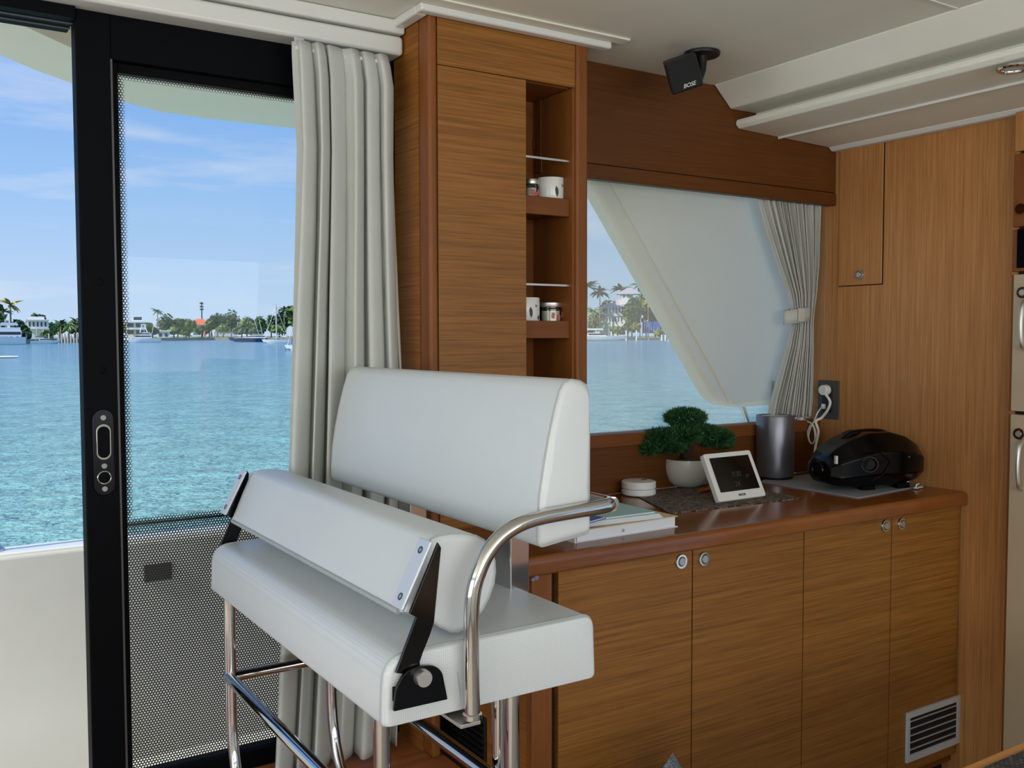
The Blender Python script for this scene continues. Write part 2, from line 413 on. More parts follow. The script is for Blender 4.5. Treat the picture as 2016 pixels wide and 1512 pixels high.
def disc(mb, c, nrm, r, h, n=20, rin=None):
    """short cylinder (or ring) standing on c along nrm"""
    c = Vector(c); nrm = Vector(nrm).normalized(); u = nrm.orthogonal().normalized(); v = nrm.cross(u)
    def ring(rr, hh): return [c+nrm*hh+(u*math.cos(2*math.pi*k/n)+v*math.sin(2*math.pi*k/n))*rr for k in range(n)]
    if rin is None: mb.loft([ring(r, 0), ring(r, h*.7), ring(r*.93, h)])
    else:
        rg = [ring(rin, 0), ring(r, 0), ring(r, h*.6), ring(r*.94, h), ring(rin*1.06, h), ring(rin, h*.6)]
        rg.append(rg[0]); mb.loft(rg, caps=False)
    return mb
def push_latch(parent, c, nrm, r):
    """round push-button latch: chrome ring, recessed button"""
    k = disc(MB(), c, nrm, r, .005, rin=r*.62).build('latch_ring', M_chrome, parent)
    b = disc(MB(), c, nrm, r*.55, .007).build('latch_button', M_brushed, parent)
    return k
# ================================================================== THE ROOM
YC, XC0, XC1 = 2.05, 1.08, 1.556          # column: front face, sides
YP, YW, XF = 2.20, 2.26, 2.75             # valance face, lower wall face, forward wall
ZT = CZ-.474                              # counter top
ZCEIL = CZ+.79
PLAT = CZ-1.04                            # raised step at the door
XL, YB = -3.0, -2.4

struct('floor', MB().box(XL, XF+.6, YB, 2.3, -.05, 0), plain('sole_carpet', (150, 142, 130), .95, bump=.4, bs=300), 'beige carpeted cabin sole')
plat = MB().box(-1.2, 1.12, 1.0, 2.34, .02, PLAT)
struct('trim_1', plat, M_floor, 'raised wooden step in front of the sliding door', bevel=.006)
struct('ceiling', MB().box(XL, 2.3, YB, 2.32, ZCEIL, ZCEIL+.06), M_liner, 'off-white padded ceiling liner')
# opposite side and aft end of the saloon, each with its band of windows
wl = MB(); wl.box(XL, XF+.6, YB-.06, YB, 0, 1.2).box(XL, XF+.6, YB-.06, YB, 2.05, ZCEIL)
for x in (XL, -1.9, 2.45): wl.box(x, x+(.9 if x > 0 else .1), YB-.06, YB, 1.2, 2.05)
struct('wall_port', wl, M_liner2, 'opposite off-white saloon side with long windows')
wa = MB(); wa.box(XL-.06, XL, YB, 2.3, 0, .9).box(XL-.06, XL, YB, 2.3, 2.1, ZCEIL)
for y in (YB, 1.9): wa.box(XL-.06, XL, y, y+.4, .9, 2.1)
struct('wall_aft', wa, M_liner2, 'off-white end of the saloon with wide windows')

# window wall: below the glass, valance above
ZW0 = oY(1300, 848, YW).z
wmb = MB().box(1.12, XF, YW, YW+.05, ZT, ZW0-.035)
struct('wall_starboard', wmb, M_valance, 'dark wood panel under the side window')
struct('trim_2', MB().box(1.3, XF, YW-.008, YW+.07, ZW0-.04, ZW0), M_trimx, 'narrow wooden window sill rail', bevel=.004)
vz = oY(1400, 378, YP).z
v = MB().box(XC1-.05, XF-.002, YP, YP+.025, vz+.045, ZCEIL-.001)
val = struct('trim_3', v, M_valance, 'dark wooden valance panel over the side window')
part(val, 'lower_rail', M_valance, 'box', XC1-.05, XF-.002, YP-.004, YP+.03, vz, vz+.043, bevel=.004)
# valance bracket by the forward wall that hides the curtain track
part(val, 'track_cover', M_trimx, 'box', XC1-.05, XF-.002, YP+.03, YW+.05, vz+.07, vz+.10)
struct('wall_starboard_upper', MB().box(1.0, XF+.05, YW+.06, YW+.1, vz+.10, ZCEIL+.06), M_gel, 'outer wall above the window')
win = thing('window_1', 'fixed white-hazed side window with the hull beyond', None, (2.15, 2.30, ZW0), kind='structure')
part(win, 'pane', M_winglass, 'box', 1.40, XF+.04, 2.300, 2.306, ZW0-.03, vz+.12)
part(win, 'frame', M_black, 'box', 1.38, 1.42, 2.285, 2.32, ZW0-.03, vz+.12)
part(win, 'frame', M_black, 'box', 1.38, XF+.05, 2.295, 2.315, ZW0-.045, ZW0-.012)

# forward wall
wf = MB().box(XF, XF+.05, 1.50, YW+.1, 0, ZCEIL)
fw = struct('wall_forward', wf, M_wz, 'tall wood-veneered bulkhead with upright grain')
a = oX(1653, 563, XF-.006); b = oX(1741, 280, XF-.006)
ymin, ymax = oX(1737, 420, XF-.006).y, oX(1652.5, 420, XF-.006).y
part(fw, 'reveal', M_gap, 'box', XF-.0015, XF, ymin-.003, ymax+.003, a.z-.003, CZ+.66)
hd = part(fw, 'hatch_door', M_wz, 'box', XF-.006, XF-.001, ymin, ymax, a.z, CZ+.645, bevel=.0015)
push_latch(hd, oX(1692, 541, XF-.006), (-1, 0, 0), .0185)

# ceiling soffits (profiles along Y, in x and z)
def zr(r): return CZ+r
s1 = MB().prism([(2.163, zr(.789)), (2.234, zr(.724)), (2.234+.12, zr(.724)), (2.234+.12, zr(.80)), (2.163, zr(.80))], 'y', YB, YP-.001)
struct('trim_4', s1, M_liner2, 'sloping off-white ceiling coving beside the soffit', bevel=.005)
s2 = MB().prism([(2.262, zr(.694)), (2.258, zr(.678)), (2.272, zr(.666)), (XF-.012, zr(.652)), (XF-.012, zr(.70)), (2.36, zr(.70))], 'y', YB, YP-.001)
sf = struct('trim_5', s2, M_liner2, 'low off-white ceiling soffit along the forward wall', bevel=.004)
part(sf, 'edge_moulding', M_gel, 'prism', [(XF-.045, zr(.652)), (XF-.03, zr(.640)), (XF-.002, zr(.640)), (XF-.002, zr(.66)), (XF-.045, zr(.66))], 'y', YB, YP-.002, bevel=.003)
part(sf, 'joint_strip', M_gel, 'box', 2.452, 2.462, YB, YP-.002, zr(.6535), zr(.662), bevel=.002)
struct('ceiling_inner', MB().box(2.25, XF+.05, YB, YW, zr(.80), zr(.82)), M_liner, 'ceiling above the soffit gap')
struct('trim_6', MB().box(2.352, 2.40, YB, YP-.001, zr(.69), zr(.80)), M_liner, 'back of the dark soffit slot')
# recessed lamp in the soffit
dl = oZ(1998, 131, zr(.660))
lamp = thing('recessed_downlight', 'round chrome-rimmed downlight in the soffit at right edge', 'ceiling light', (dl.x, dl.y, zr(.645)))
disc(MB(), (dl.x, dl.y, zr(.6595)), (0, 0, -1), .042, .008, 32, rin=.030).build('rim', M_chrome, lamp)
disc(MB(), (dl.x, dl.y, zr(.6600)), (0, 0, -1), .030, .003, 32).build('lens', M_ceramic, lamp)
# ceiling moulding around the column head
struct('trim_7', MB().box(XC0-.034, XC1+.06, YC-.03, YC, ZCEIL-.022, ZCEIL).box(XC0-.034, XC0, YC-.001, 2.176, ZCEIL-.022, ZCEIL), M_gel, 'white moulding round the head of the wooden column', bevel=.007, seg=3)
struct('trim_8', MB().box(XC0-.075, XC1+.09, YC-.07, YC-.03, ZCEIL-.006, ZCEIL), M_liner, 'raised ceiling panel border by the column', bevel=.004)

# header above the door
hz0 = zr(.705)
hdr = struct('trim_9', MB().box(XL, XC0-.002, 2.176, 2.34, hz0, zr(.752)), M_gel, 'white header over the sliding door', bevel=.010, seg=3)
part(hdr, 'cove_strip', M_gel, 'box', XL, XC0-.002, 2.168, 2.34, zr(.755), ZCEIL-.001, bevel=.005)
struct('ceiling_panel_seam', MB().box(XL, XC0-.09, 1.86, 1.868, ZCEIL-.003, ZCEIL), M_gel, 'ceiling panel joint strip', bevel=.001)
q = oZ(1864, 8, ZCEIL)
struct('ceiling_joint', MB().box(XL, 2.16, q.y, q.y+.007, ZCEIL-.003, ZCEIL), M_gel, 'ceiling panel joint near the coving', bevel=.001)
# ================================================================== SLIDING DOOR
door = thing('door_1', 'black-framed sliding glass door with dotted film', None, (.7, 2.28, PLAT), kind='structure')
YD = 2.24
xs0 = oY(164, 756, YD).x; xs1 = oY(233, 700, YD).x; xe = 1.14
zt1 = oY(400, 143, YD).z; zb = PLAT
part(door, 'stile', M_black, 'box', xs0, xs1, YD, YD+.055, zb+.002, 2.2, bevel=.004)
part(door, 'stile', M_black, 'box', xe-.08, xe, YD, YD+.055, zb+.002, 2.2, bevel=.004)
part(door, 'top_rail', M_black, 'box', xs1-.002, xe-.08, YD+.001, YD+.054, zt1, 2.2, bevel=.003)
zbr = oY(450, 1490, YD).z
part(door, 'bottom_rail', M_black, 'box', xs1-.002, xe-.08, YD+.001, YD+.054, zb+.002, zbr, bevel=.003)
# inner bead round the pane
xg = oY(245, 760, YD+.02).x; zg = oY(400, 165, YD+.02).z
part(door, 'glazing_bead', M_rubber, 'box', xs1-.001, xg, YD+.018, YD+.05, zbr, zt1, bevel=.002)
part(door, 'glazing_bead', M_rubber, 'box', xg, xe-.08, YD+.018, YD+.05, zg, zt1, bevel=.002)
part(door, 'bead_edge', M_slate, 'box', xs1-.0035, xs1+.0005, YD-.002, YD+.004, zbr, zt1)
part(door, 'pane', M_glass, 'box', xg-.004, xe-.07, YD+.030, YD+.036, zbr-.004, zg+.004)
zl = oY(345, 1022, YD+.026).z
org = BASE[door.name]
MB().box(xg-.002, xe-.075, YD+.0255, YD+.027, zbr-.002, zg+.002).build('dotted_film', film_material(xg-org.x, zg-org.z, zl-org.z), door, smooth=0)
for k, (px, py) in enumerate(((195, 555), (199, 728))):
    disc(MB(), oY(px, py, YD), (0, -1, 0), .0095, .0015).build('screw_cap', M_rubber, door)
# flush lock plate
lk = oY(204, 890, YD); lx = lk.x
def pill(x, z0, z1, wd, y0, y1):
    n = 10; pts = []
    for k in range(n+1): a = math.pi*k/n; pts.append((x+wd/2*math.cos(a), z1-wd/2+wd/2*math.sin(a)))
    for k in range(n+1): a = math.pi+math.pi*k/n; pts.append((x+wd/2*math.cos(a), z0+wd/2+wd/2*math.sin(a)))
    return MB().prism(pts, 'y', y0, y1)
ztp, zbt = oY(202, 806, YD).z, oY(205, 975, YD).z
lp = pill(lx, zbt, ztp, .044, YD-.004, YD).build('lock_plate', M_radiator, door, bevel=.0015)
pill(lx, oY(204, 905, YD).z, oY(204, 835, YD).z, .030, YD-.0052, YD-.004).build('finger_rim', M_chrome, lp, bevel=.0004)
pill(lx, oY(204, 901, YD).z, oY(204, 839, YD).z, .025, YD-.0058, YD-.0050).build('finger_pull', M_rubber, lp)
disc(MB(), (lx, YD-.004, oY(204, 940, YD).z), (0, -1, 0), .015, .002, rin=.0125).build('key_ring', M_chrome, lp)
disc(MB(), (lx, YD-.004, oY(204, 940, YD).z), (0, -1, 0), .012, .0012).build('key_cylinder', M_rubber, lp)
for py in (822, 917, 962): disc(MB(), (lx, YD-.004, oY(204, py, YD).z), (0, -1, 0), .0062, .002, 14).build('screw', M_chrome, lp)
# track above the open side
tz = oY(70, 38, 2.28).z
tr = thing('door_track', 'black overhead track of the sliding door', 'track', (-.6, 2.28, tz))
part(tr, 'channel', M_black, 'box', XL, xs0, 2.225, 2.345, tz, hz0+.004, bevel=.002)
part(tr, 'guide_rail', M_slate, 'box', XL, xs0, 2.262, 2.268, tz-.003, tz, bevel=.001)
part(tr, 'guide_rail', M_slate, 'box', XL, xs0, 2.30, 2.306, tz-.003, tz, bevel=.001)
# ================================================================== EXTERIOR OF THE BOAT
bt = CZ-.2005*3.3
bul = MB().prism([(3.3, bt-.012), (3.315, bt), (3.44, bt-.004), (3.45, bt-.05), (3.45, -1.0), (3.3, -1.0)], 'x', -6, 2.9)
bw = tag(bul.build('hull_bulwark', M_gel, bevel=.01, seg=3), 'white moulded bulwark of the side deck outside the door', 'bulwark')
g = oY(304, 1126, 3.3)
part(bw, 'scupper', M_slate, 'box', g.x-.035, g.x+.055, 3.292, 3.302, g.z-.03, g.z+.028, bevel=.004)
tag(MB().box(-6, 2.9, 2.36, 3.3, -.02, .05).build('side_deck', M_gel), 'white side deck between the cabin and the bulwark', 'deck')
tag(MB().box(-9, -3.1, -3.3, 2.36, -.02, .05).build('cockpit_bounce_deck', M_gel), 'unseen white cockpit deck aft of the saloon, added for bounce', 'deck')  # out-of-view deck, added to bounce sunlight up to the overhang
p = oY(-8, 1075, 3.36)
rs = thing('rail_stanchion', 'polished steel rail post on the bulwark at left edge', 'rail post', (p.x+.01, 3.375, bt))
part(rs, 'post', M_chrome, 'tube', [(p.x, 3.375, bt), (p.x, 3.375, bt+.10), (p.x-.05, 3.375, bt+.5), (p.x-.06, 3.375, bt+.75)], .013, 12)
part(rs, 'base', M_chrome, 'lathe', [(.026, 0), (.026, .004), (.018, .012), (.013, .02)], (p.x, 3.375, bt), 20)
# flybridge overhang with a curved edge
edge = [(-.9, 1.9), (-.45, 2.25), (-.1, 2.55), (.242, 2.875), (.34, 2.985), (.453, 3.087), (.621, 3.235), (.74, 3.300), (.9, 3.319), (1.25, 3.312), (2.0, 3.312), (3.2, 3.312)]
inner = [(-.9, 1.56), (-.45, 1.93), (-.1, 2.22), (.215, 2.53), (.30, 2.62), (.399, 2.724), (.537, 2.86), (.65, 2.915), (.82, 2.935), (1.1, 2.939), (2.0, 2.94), (3.2, 2.94)]
ov = MB(); rings = []
for (x, y), (u, v_) in zip(edge, inner):
    rings.append([(x, y, zr(.75)), (x+.01, y+.03, zr(.78)), (x+.01, y+.03, zr(1.0)), (u, v_-.6, zr(1.0)), (u, v_-.6, zr(.80)), (u, v_-.012, zr(.80)), (u, v_-.004, zr(.758)), (u, v_, zr(.752))])
ov.loft(rings)
tag(ov.build('flybridge_overhang', M_cgel, smooth=30), 'curved white flybridge overhang above the side deck', 'overhang')
# wing panel outside the window
YG = 2.92
wp = [oY(px, py, YG) for px, py in ((1158, 346), (1100, 240), (1560, 280), (1600, 700), (1545, 798), (1455, 803), (1412, 796))]
pp = round_poly([(q.x, q.z) for q in wp], [0, 0, 0, 0, .02, .05, .06])
wing = tag(MB().prism(pp, 'y', YG, YG+.10).build('wing_panel', M_wing, bevel=.035, seg=3), 'large slanted white moulded wing outside the side window', 'wing panel')
hb = [oY(px, py, YG) for px, py in ((1196, 352), (1440, 798))]
part(wing, 'edge_step', M_wing, 'prism', [(hb[0].x, hb[0].z), (hb[1].x, hb[1].z), (hb[1].x+.3, hb[1].z+.02), (hb[0].x+.75, hb[0].z)], 'y', YG-.012, YG+.02, bevel=.006)
hk = oY(1523, 770, YG-.012)
h_ = tag(pill(hk.x, hk.z-.05, hk.z+.045, .018, YG-.026, YG-.012).build('chrome_cleat', M_chrome, bevel=.003), 'small upright chrome fitting on the wing by the curtain', 'fitting')
pa, pb_ = oY(1462, 800, YG+.05), oY(1478, 845, YG+.02)
tag(MB().tube([pa, pb_, pb_+(pb_-pa)*1.5], .012, 12).build('support_tube', M_chrome), 'polished steel tube below the white wing', 'tube')
# ================================================================== WOODEN COLUMN WITH NICHE
col = thing('column_cabinet', 'tall wooden column cabinet with narrow open shelves', 'cabinet', ((XC0+XC1)/2, 2.17, PLAT))
ct = ZCEIL-.002
xa = oY(864, 400, YC).x; xn0 = oY(1037.5, 500, YC).x; xn1 = oY(1134, 400, YC).x; xi = xn1-.0085
zp0 = oY(950, 141, YC).z                     # seam under the top panel
YBk = YW+.03
part(col, 'side_panel', M_wy, 'box', XC0+.001, XC0+.016, YC+.055, YBk, PLAT, ct)
part(col, 'corner_post', M_trim, 'box', XC0, xa-.001, YC, YC+.054, PLAT, ct, bevel=.009, seg=3)
part(col, 'top_panel', M_wx, 'box', xa, xn1-.001, YC+.003, YC+.02, zp0+.001, ct, bevel=.001)
part(col, 'tall_panel', M_wx, 'box', xa, xn0, YC+.003, YC+.02, PLAT+.3, zp0-.001, bevel=.001)
part(col, 'end_post', M_trim, 'box', xn1, XC1, YC-.004, YBk, ZT, ct, bevel=.008, seg=3)
part(col, 'niche_back', M_trimx, 'box', xa, xn1-.0006, YC+.19, YC+.20, ZT, ct)
part(col, 'niche_side', M_trim, 'box', xi, xn1-.0006, YC+.006, YC+.1895, ZT, zp0-.001)
part(col, 'niche_side', M_trim, 'box', xn0-.10, xn0-.09, YC+.03, YC+.19, ZT, ct)
part(col, 'niche_top', M_trim, 'box', xn0-.10, xi-.0005, YC+.022, YC+.189, zp0+.0, zp0+.012)
shelf_z = []
for (pt, pb2) in ((388, 424), (631, 666)):
    z1, z0 = oY(1080, pt+2, YC+.02).z, oY(1080, pb2, YC+.02).z
    part(col, 'shelf_front', M_trimx, 'box', xn0-.09, xi, YC+.016, YC+.03, z0, z1+.002, bevel=.002)
    part(col, 'shelf', M_trimx, 'box', xn0-.09, xi, YC+.03, YC+.19, z0+.01, z1-.006)
    shelf_z.append(z1-.006)
for py in (313, 561):
    pz = oY(1080, py, YC+.02).z
    part(col, 'fiddle_rail', M_brushed, 'box', xn0-.09, xi, YC+.018, YC+.022, pz-.003, pz+.003, bevel=.0008)
# things on the two shelves
def jar(px0, px1, pyb, pyt, zs, y, label, nm='candle_jar'):
    a = oY((px0+px1)/2, pyb, y); r = (oY(px1, pyb, y).x-oY(px0, pyb, y).x)/2; h = oY(px0, pyt, y).z-oY(px0, pyb, y).z
    j = thing(nm, label, 'candle jar', (a.x, y, zs), local=True)
    MB().lathe([(r*.9, 0), (r, .004), (r, h*.68), (r*.88, h*.74), (r*.88, h*.8), (r*.84, h*.8), (r*.84, h*.74), (r*.94, h*.66), (r*.94, .006), (0, .006)], n=28).build('glass', M_jar, j)
    MB().lathe([(r*.92, .0065), (r*.92, h*.6), (0, h*.6)], n=28).build('wax', M_wax, j)
    MB().lathe([(r*.95, h*.78), (r*.97, h*.8), (r*.97, h*.97), (r*.93, h), (0, h)], n=28).build('lid', M_brushed, j)
    for k, (ang, hh) in enumerate(((-2.0, .3), (-1.55, .2), (-1.2, .32))):
        MB().add([(math.cos(ang+dx/r*.9)*(r+.0008), math.sin(ang+dx/r*.9)*(r+.0008), h*hh+dz) for dx, dz in ((-.005, 0), (.004, -.004), (.006, .012), (-.003, .014))], [(0, 1, 2, 3)]).build('flower_print', M_pink, j, smooth=0)
    return j
def tin(px0, px1, pyb, pyt, zs, y, label):
    a = oY((px0+px1)/2, pyb, y); r = (oY(px1, pyb, y).x-oY(px0, pyb, y).x)/2; h = oY(px0, pyt, y).z-oY(px0, pyb, y).z
    j = thing('candle_canister', label, 'candle', (a.x, y, zs), local=True)
    MB().lathe([(r*.97, 0), (r, .002), (r, h-.003), (r*.97, h), (r*.86, h), (r*.84, h-.008), (0, h-.008)], n=36).build('cup', M_ceramic, j)
    def pr(pts, a0, h0):
        MB().add([(math.cos(a0+u/r)*(r+.0007), math.sin(a0+u/r)*(r+.0007), h0+v_) for u, v_ in pts], [tuple(range(len(pts)))]).build('butterfly_print', M_inkgrey, j, smooth=0)
    pr([(0, 0), (.004, .01), (.003, .022), (-.003, .03), (-.006, .02), (-.004, .008)], -1.75, h*.22)
    pr([(0, 0), (.006, .003), (.005, .014), (.001, .009), (-.004, .01), (-.004, .001)], -1.05, h*.16)
    pr([(0, 0), (.002, .001), (.006, .007), (.004, .007), (.001, .003), (-.001, .008), (-.003, .007)], -1.35, h*.62)
    return j
jar(1032, 1059, 383, 338, shelf_z[0], YC+.075, 'small lidded glass candle jar on the upper shelf')
tin(1059, 1109, 388, 337, shelf_z[0], YC+.085, 'wide white candle canister with grey butterflies on upper shelf')
tin(1012, 1058, 630, 578, shelf_z[1], YC+.075, 'white candle canister half hidden on the lower shelf')
jar(1062, 1106, 631, 588, shelf_z[1], YC+.085, 'glass jar of cream wax with pink flowers on lower shelf')

# ================================================================== SIDEBOARD AND COUNTER
YK = 1.71
sb = thing('sideboard', 'long low wooden sideboard with four doors under the counter', 'cabinet', (1.95, 1.95, 0))
xk0 = oY(1046, 1200, YK).x
zk1 = CZ-.304*YK; zk0 = .14
part(sb, 'carcass', M_gap, 'box', xk0+.012, XF-.002, YK+.018, YW, zk0, ZT-.043)
part(sb, 'side_panel', M_wy, 'box', xk0, xk0+.012, YK+.02, YW, .0, ZT-.043)
xk1 = oY(1086, 1300, YK).x; xk2 = oY(1098, 1300, YK).x
part(sb, 'stile', M_trim, 'box', xk0, xk1, YK-.002, YK+.02, .0, zk1+.0, bevel=.002)
part(sb, 'kick_board', M_gap, 'box', xk0+.01, XF-.002, YK+.05, YK+.06, 0, zk0+.01)
part(sb, 'bottom_rail', M_trimx, 'box', xk1+.002, XF-.002, YK+.02, YK+.05, zk0-.02, zk0)
dx = [xk2, oY(1362.5, 1290, YK).x, oY(1580.5, 1290, YK).x, oY(1752, 1290, YK).x, XF-.008]
lat = [(1340, 1105), (1385, 1100), (1742, 1035), (1774, 1031)]
drs = []
for i in range(4):
    d = part(sb, 'door', M_wx, 'box', dx[i]+.002, dx[i+1]-.002, YK, YK+.018, zk0+.012, zk1, bevel=.0012)
    drs.append(d); push_latch(d, oY(*lat[i], YK), (0, -1, 0), .0185)
disc(MB(), oY(1056, 1137, YK-.002), (0, -1, 0), .006, .002, 14).build('screw', M_chrome, sb)
disc(MB(), oY(1046, 1141, YK-.002)+Vector((.004, 0, 0)), (0, -1, 0), .005, .002, 14).build('screw', M_chrome, sb)
# air grille in the last door
gx0, gx1 = oY(1782, 1450, YK).x, oY(1887, 1410, YK).x-.002
gz1, gz0 = CZ-1.114, CZ-1.266
bz = .014
vn = MB().box(gx0, gx0+bz, YK-.008, YK, gz0, gz1).box(gx1-bz, gx1, YK-.008, YK, gz0, gz1).box(gx0+bz, gx1-bz, YK-.008, YK, gz0, gz0+bz*1.5).box(gx0+bz, gx1-bz, YK-.008, YK, gz1-bz*1.3, gz1)
vf = vn.build('air_grille', M_silver, drs[3], bevel=.0012); vf['label'] = 'silver louvred air grille'
part(drs[3], 'grille_backing', M_gap, 'box', gx0+bz, gx1-bz, YK-.0025, YK-.0015, gz0+bz, gz1-bz)
for k in range(5):
    z = gz1-bz*1.3-.012-k*.0215
    part(drs[3], 'louvre', M_silver, 'prism', [(YK-.0075, z), (YK-.0075, z+.0022), (YK-.0026, z+.0016), (YK-.0026, z)], 'x', gx0+bz, gx1-bz)
# vent in the end of the sideboard
ve = [oX(px, py, xk0) for px, py in ((862, 1412), (938, 1500))]
vy0, vy1 = min(q.y for q in ve), max(q.y for q in ve)+.03
part(sb, 'end_vent', M_blackpl, 'box', xk0-.006, xk0, vy0-.05, vy1, CZ-1.035, CZ-.90, bevel=.002)
for k in range(7): part(sb, 'end_louvre', M_rubber, 'box', xk0-.011, xk0-.006, vy0-.04, vy1-.01, CZ-1.02+k*.016, CZ-1.012+k*.016, bevel=.001)
# counter
cx0 = oY(1046, 1100, 1.69).x
pr = round_poly([(1.690, ZT-.042), (1.690, ZT), (YW, ZT), (YW, ZT-.034), (1.715, ZT-.034), (1.715, ZT-.042)], [.006, .016, 0, 0, 0, 0], 5)
ctp = tag(MB().prism(pr, 'x', cx0-.02, XF-.003).build('countertop', M_counter, smooth=40, bevel=.002), 'glossy reddish wooden countertop below the window', 'countertop')

# ================================================================== GALLEY UNIT AT THE RIGHT EDGE
XG = 2.705
gy = oX(1984, 800, XG).y
gal = thing('galley_unit', 'tall galley unit with drawers and fridge at right edge', 'cabinet', (3.0, 1.2, 0))
part(gal, 'side_panel', M_wz, 'box', XG+.012, XF-.001, gy-.012, gy, 0, CZ+.65)
part(gal, 'body', M_gap, 'box', XG+.02, XG+.55, .62, gy-.012, 0, CZ+.65)
gyt = oX(1993, 700, XG).y
def gz(py): return oX(2005, py, XG).z
for z0, z1, mt, nm in ((gz(299), CZ+.645, M_wz, 'drawer_front'), (gz(448), gz(301), M_trim, 'drawer_front'), (gz(536), gz(450), M_trim, 'oven_surround')):
    o = part(gal, nm, mt, 'box', XG, XG+.02, .62, gy-.002, z0+.002, z1-.002, bevel=.003)
    if nm == 'oven_surround': part(gal, 'oven_glass', M_gloss, 'box', XG-.004, XG, .66, oX(2003, 500, XG).y, z0+.012, z1-.002, bevel=.001)
disc(MB(), oX(2016, 412, XG), (-1, 0, 0), .016, .02).build('drawer_knob', M_chrome, gal)
for z0, z1, lab in ((gz(811), gz(539), 'upper'), (.12, gz(815), 'lower')):
    part(gal, 'fridge_edge', M_trim, 'box', XG+.002, XG+.02, gyt+.001, gy-.002, z0+.002, z1-.002, bevel=.001)
    d = part(gal, 'fridge_door', M_beige, 'box', XG-.003, XG+.02, .62, gyt, z0+.002, z1-.002, bevel=.002)
    push_latch(d, oX(2014 if lab == 'upper' else 2007, 576 if lab == 'upper' else 854, XG-.004), (-1, 0, 0), .017)
    zc = gz(640) if lab == 'upper' else gz(915)
    hy = oX(2014, 900, XG).y
    d2 = MB().tube(smooth_path([(XG-.003, hy, zc+.07), (XG-.025, hy-.003, zc+.055), (XG-.032, hy-.003, zc), (XG-.025, hy-.003, zc-.055), (XG-.003, hy, zc-.07)]), .006, 8).build('handle', M_brushed, d)
# ================================================================== TABLE AT THE LOWER RIGHT
tz0 = CZ-.70
tbl = thing('dining_table', 'light wood table edge with a woven mat in lower right corner', 'table', (2.0, .5, 0))
part(tbl, 'table_top', M_tablewood, 'prism', round_poly([(1.16, -.35), (2.45, -.35), (2.45, .887), (1.16, .887)], .04), 'z', tz0-.03, tz0, bevel=.006, seg=3)
part(tbl, 'pedestal', M_brushed, 'tube', [(1.8, .27, 0), (1.8, .27, tz0-.03)], .05, 20)
part(tbl, 'base_plate', M_brushed, 'lathe', [(.25, 0), (.25, .008), (.06, .02)], (1.8, .27, 0), 32)
tag(MB().prism(round_poly([(1.44, .40), (1.95, .40), (1.95, .862), (1.44, .862)], .01), 'z', tz0, tz0+.003).build('placemat', M_mat2), 'coarse dark woven mat on the table at lower right', 'placemat')

# ================================================================== THINGS ON THE COUNTER
def onc(px, py): return oZ(px, py, ZT)
# woven mat under the bonsai
c = [onc(1196, 966), onc(1310, 1010), onc(1577, 984), onc(1440, 950)]
c[0] = Vector((1.86, 2.225, ZT)); c[3] = Vector((2.26, 2.20, ZT))
n0 = onc(1318, 1012); n1 = onc(1578, 982)
mt = [(q.x, q.y) for q in (c[0], n0, n1, c[3])]
tag(MB().prism(mt, 'z', ZT, ZT+.0025).build('woven_mat', M_mat), 'dark brown woven mat under the bonsai pot', 'mat')
# felt mat under the loudspeaker
f = [onc(1497, 950), onc(1690, 982), onc(1832, 957)]
fm = round_poly([(f[0].x, f[0].y), (f[1].x, f[1].y), (2.735, f[2].y+.01), (2.735, 2.20), (f[0].x+.05, 2.20)], .012)
tag(MB().prism(fm, 'z', ZT, ZT+.004).build('felt_mat', M_felt, bevel=.0012), 'light grey felt mat under the black loudspeaker', 'mat')
# coaster tin
p = onc(1270, 977)
cb = thing('round_box', 'small round white two-layer box left of the bonsai', 'box', (p.x, p.y+.03, ZT+.0025), local=True)
MB().lathe([(.049, 0), (.052, .003), (.052, .013), (.049, .016), (.049, .018)], n=40).build('base', M_white, cb)
MB().lathe([(.047, .0181), (.049, .0185), (.052, .021), (.052, .038), (.049, .041), (.02, .042), (0, .042)], n=40).build('lid', M_white, cb)
MB().box(.012, .030, -.004, .004, .042, .0428).build('lid_slot', M_inkgrey, cb)
# bonsai
p = onc(1347, 956)
bx, by = p.x-.004, p.y-.018
bon = thing('bonsai', 'small green juniper bonsai in a white bowl', 'potted plant', (bx, by, ZT+.0025), local=True)
bon.scale = (1.15, 1.15, 1.0)
MB().lathe([(.034, 0), (.038, .002), (.055, .017), (.065, .043), (.068, .066), (.066, .088), (.063, .088), (.064, .064), (.0615, .043), (.052, .019), (0, .012)], n=44).build('pot', M_ceramic, bon)
MB().lathe([(.0635, .076), (.04, .084), (0, .088)], n=32).build('gravel', M_soil, bon)
tk = smooth_path([(0, 0, .07), (-.008, 0, .095), (.010, -.004, .12), (.0, 0, .145), (-.012, .002, .17), (.0, 0, .19)])
ntk = len(tk)
trk = MB().tube(tk, [.012-.007*i/ntk for i in range(ntk)], 9).build('trunk', M_bark, bon)
for q in ([(0, 0, .135), (-.03, 0, .15), (-.075, .004, .155)], [(.004, -.002, .125), (.05, 0, .15), (.085, -.002, .145)], [(0, 0, .16), (.03, .01, .172), (.05, .0, .17)]):
    MB().tube(smooth_path(q), [.006]*9+[.005]*(len(smooth_path(q))-9), 7).build('branch', M_bark, trk)
rnd = random.Random(3)
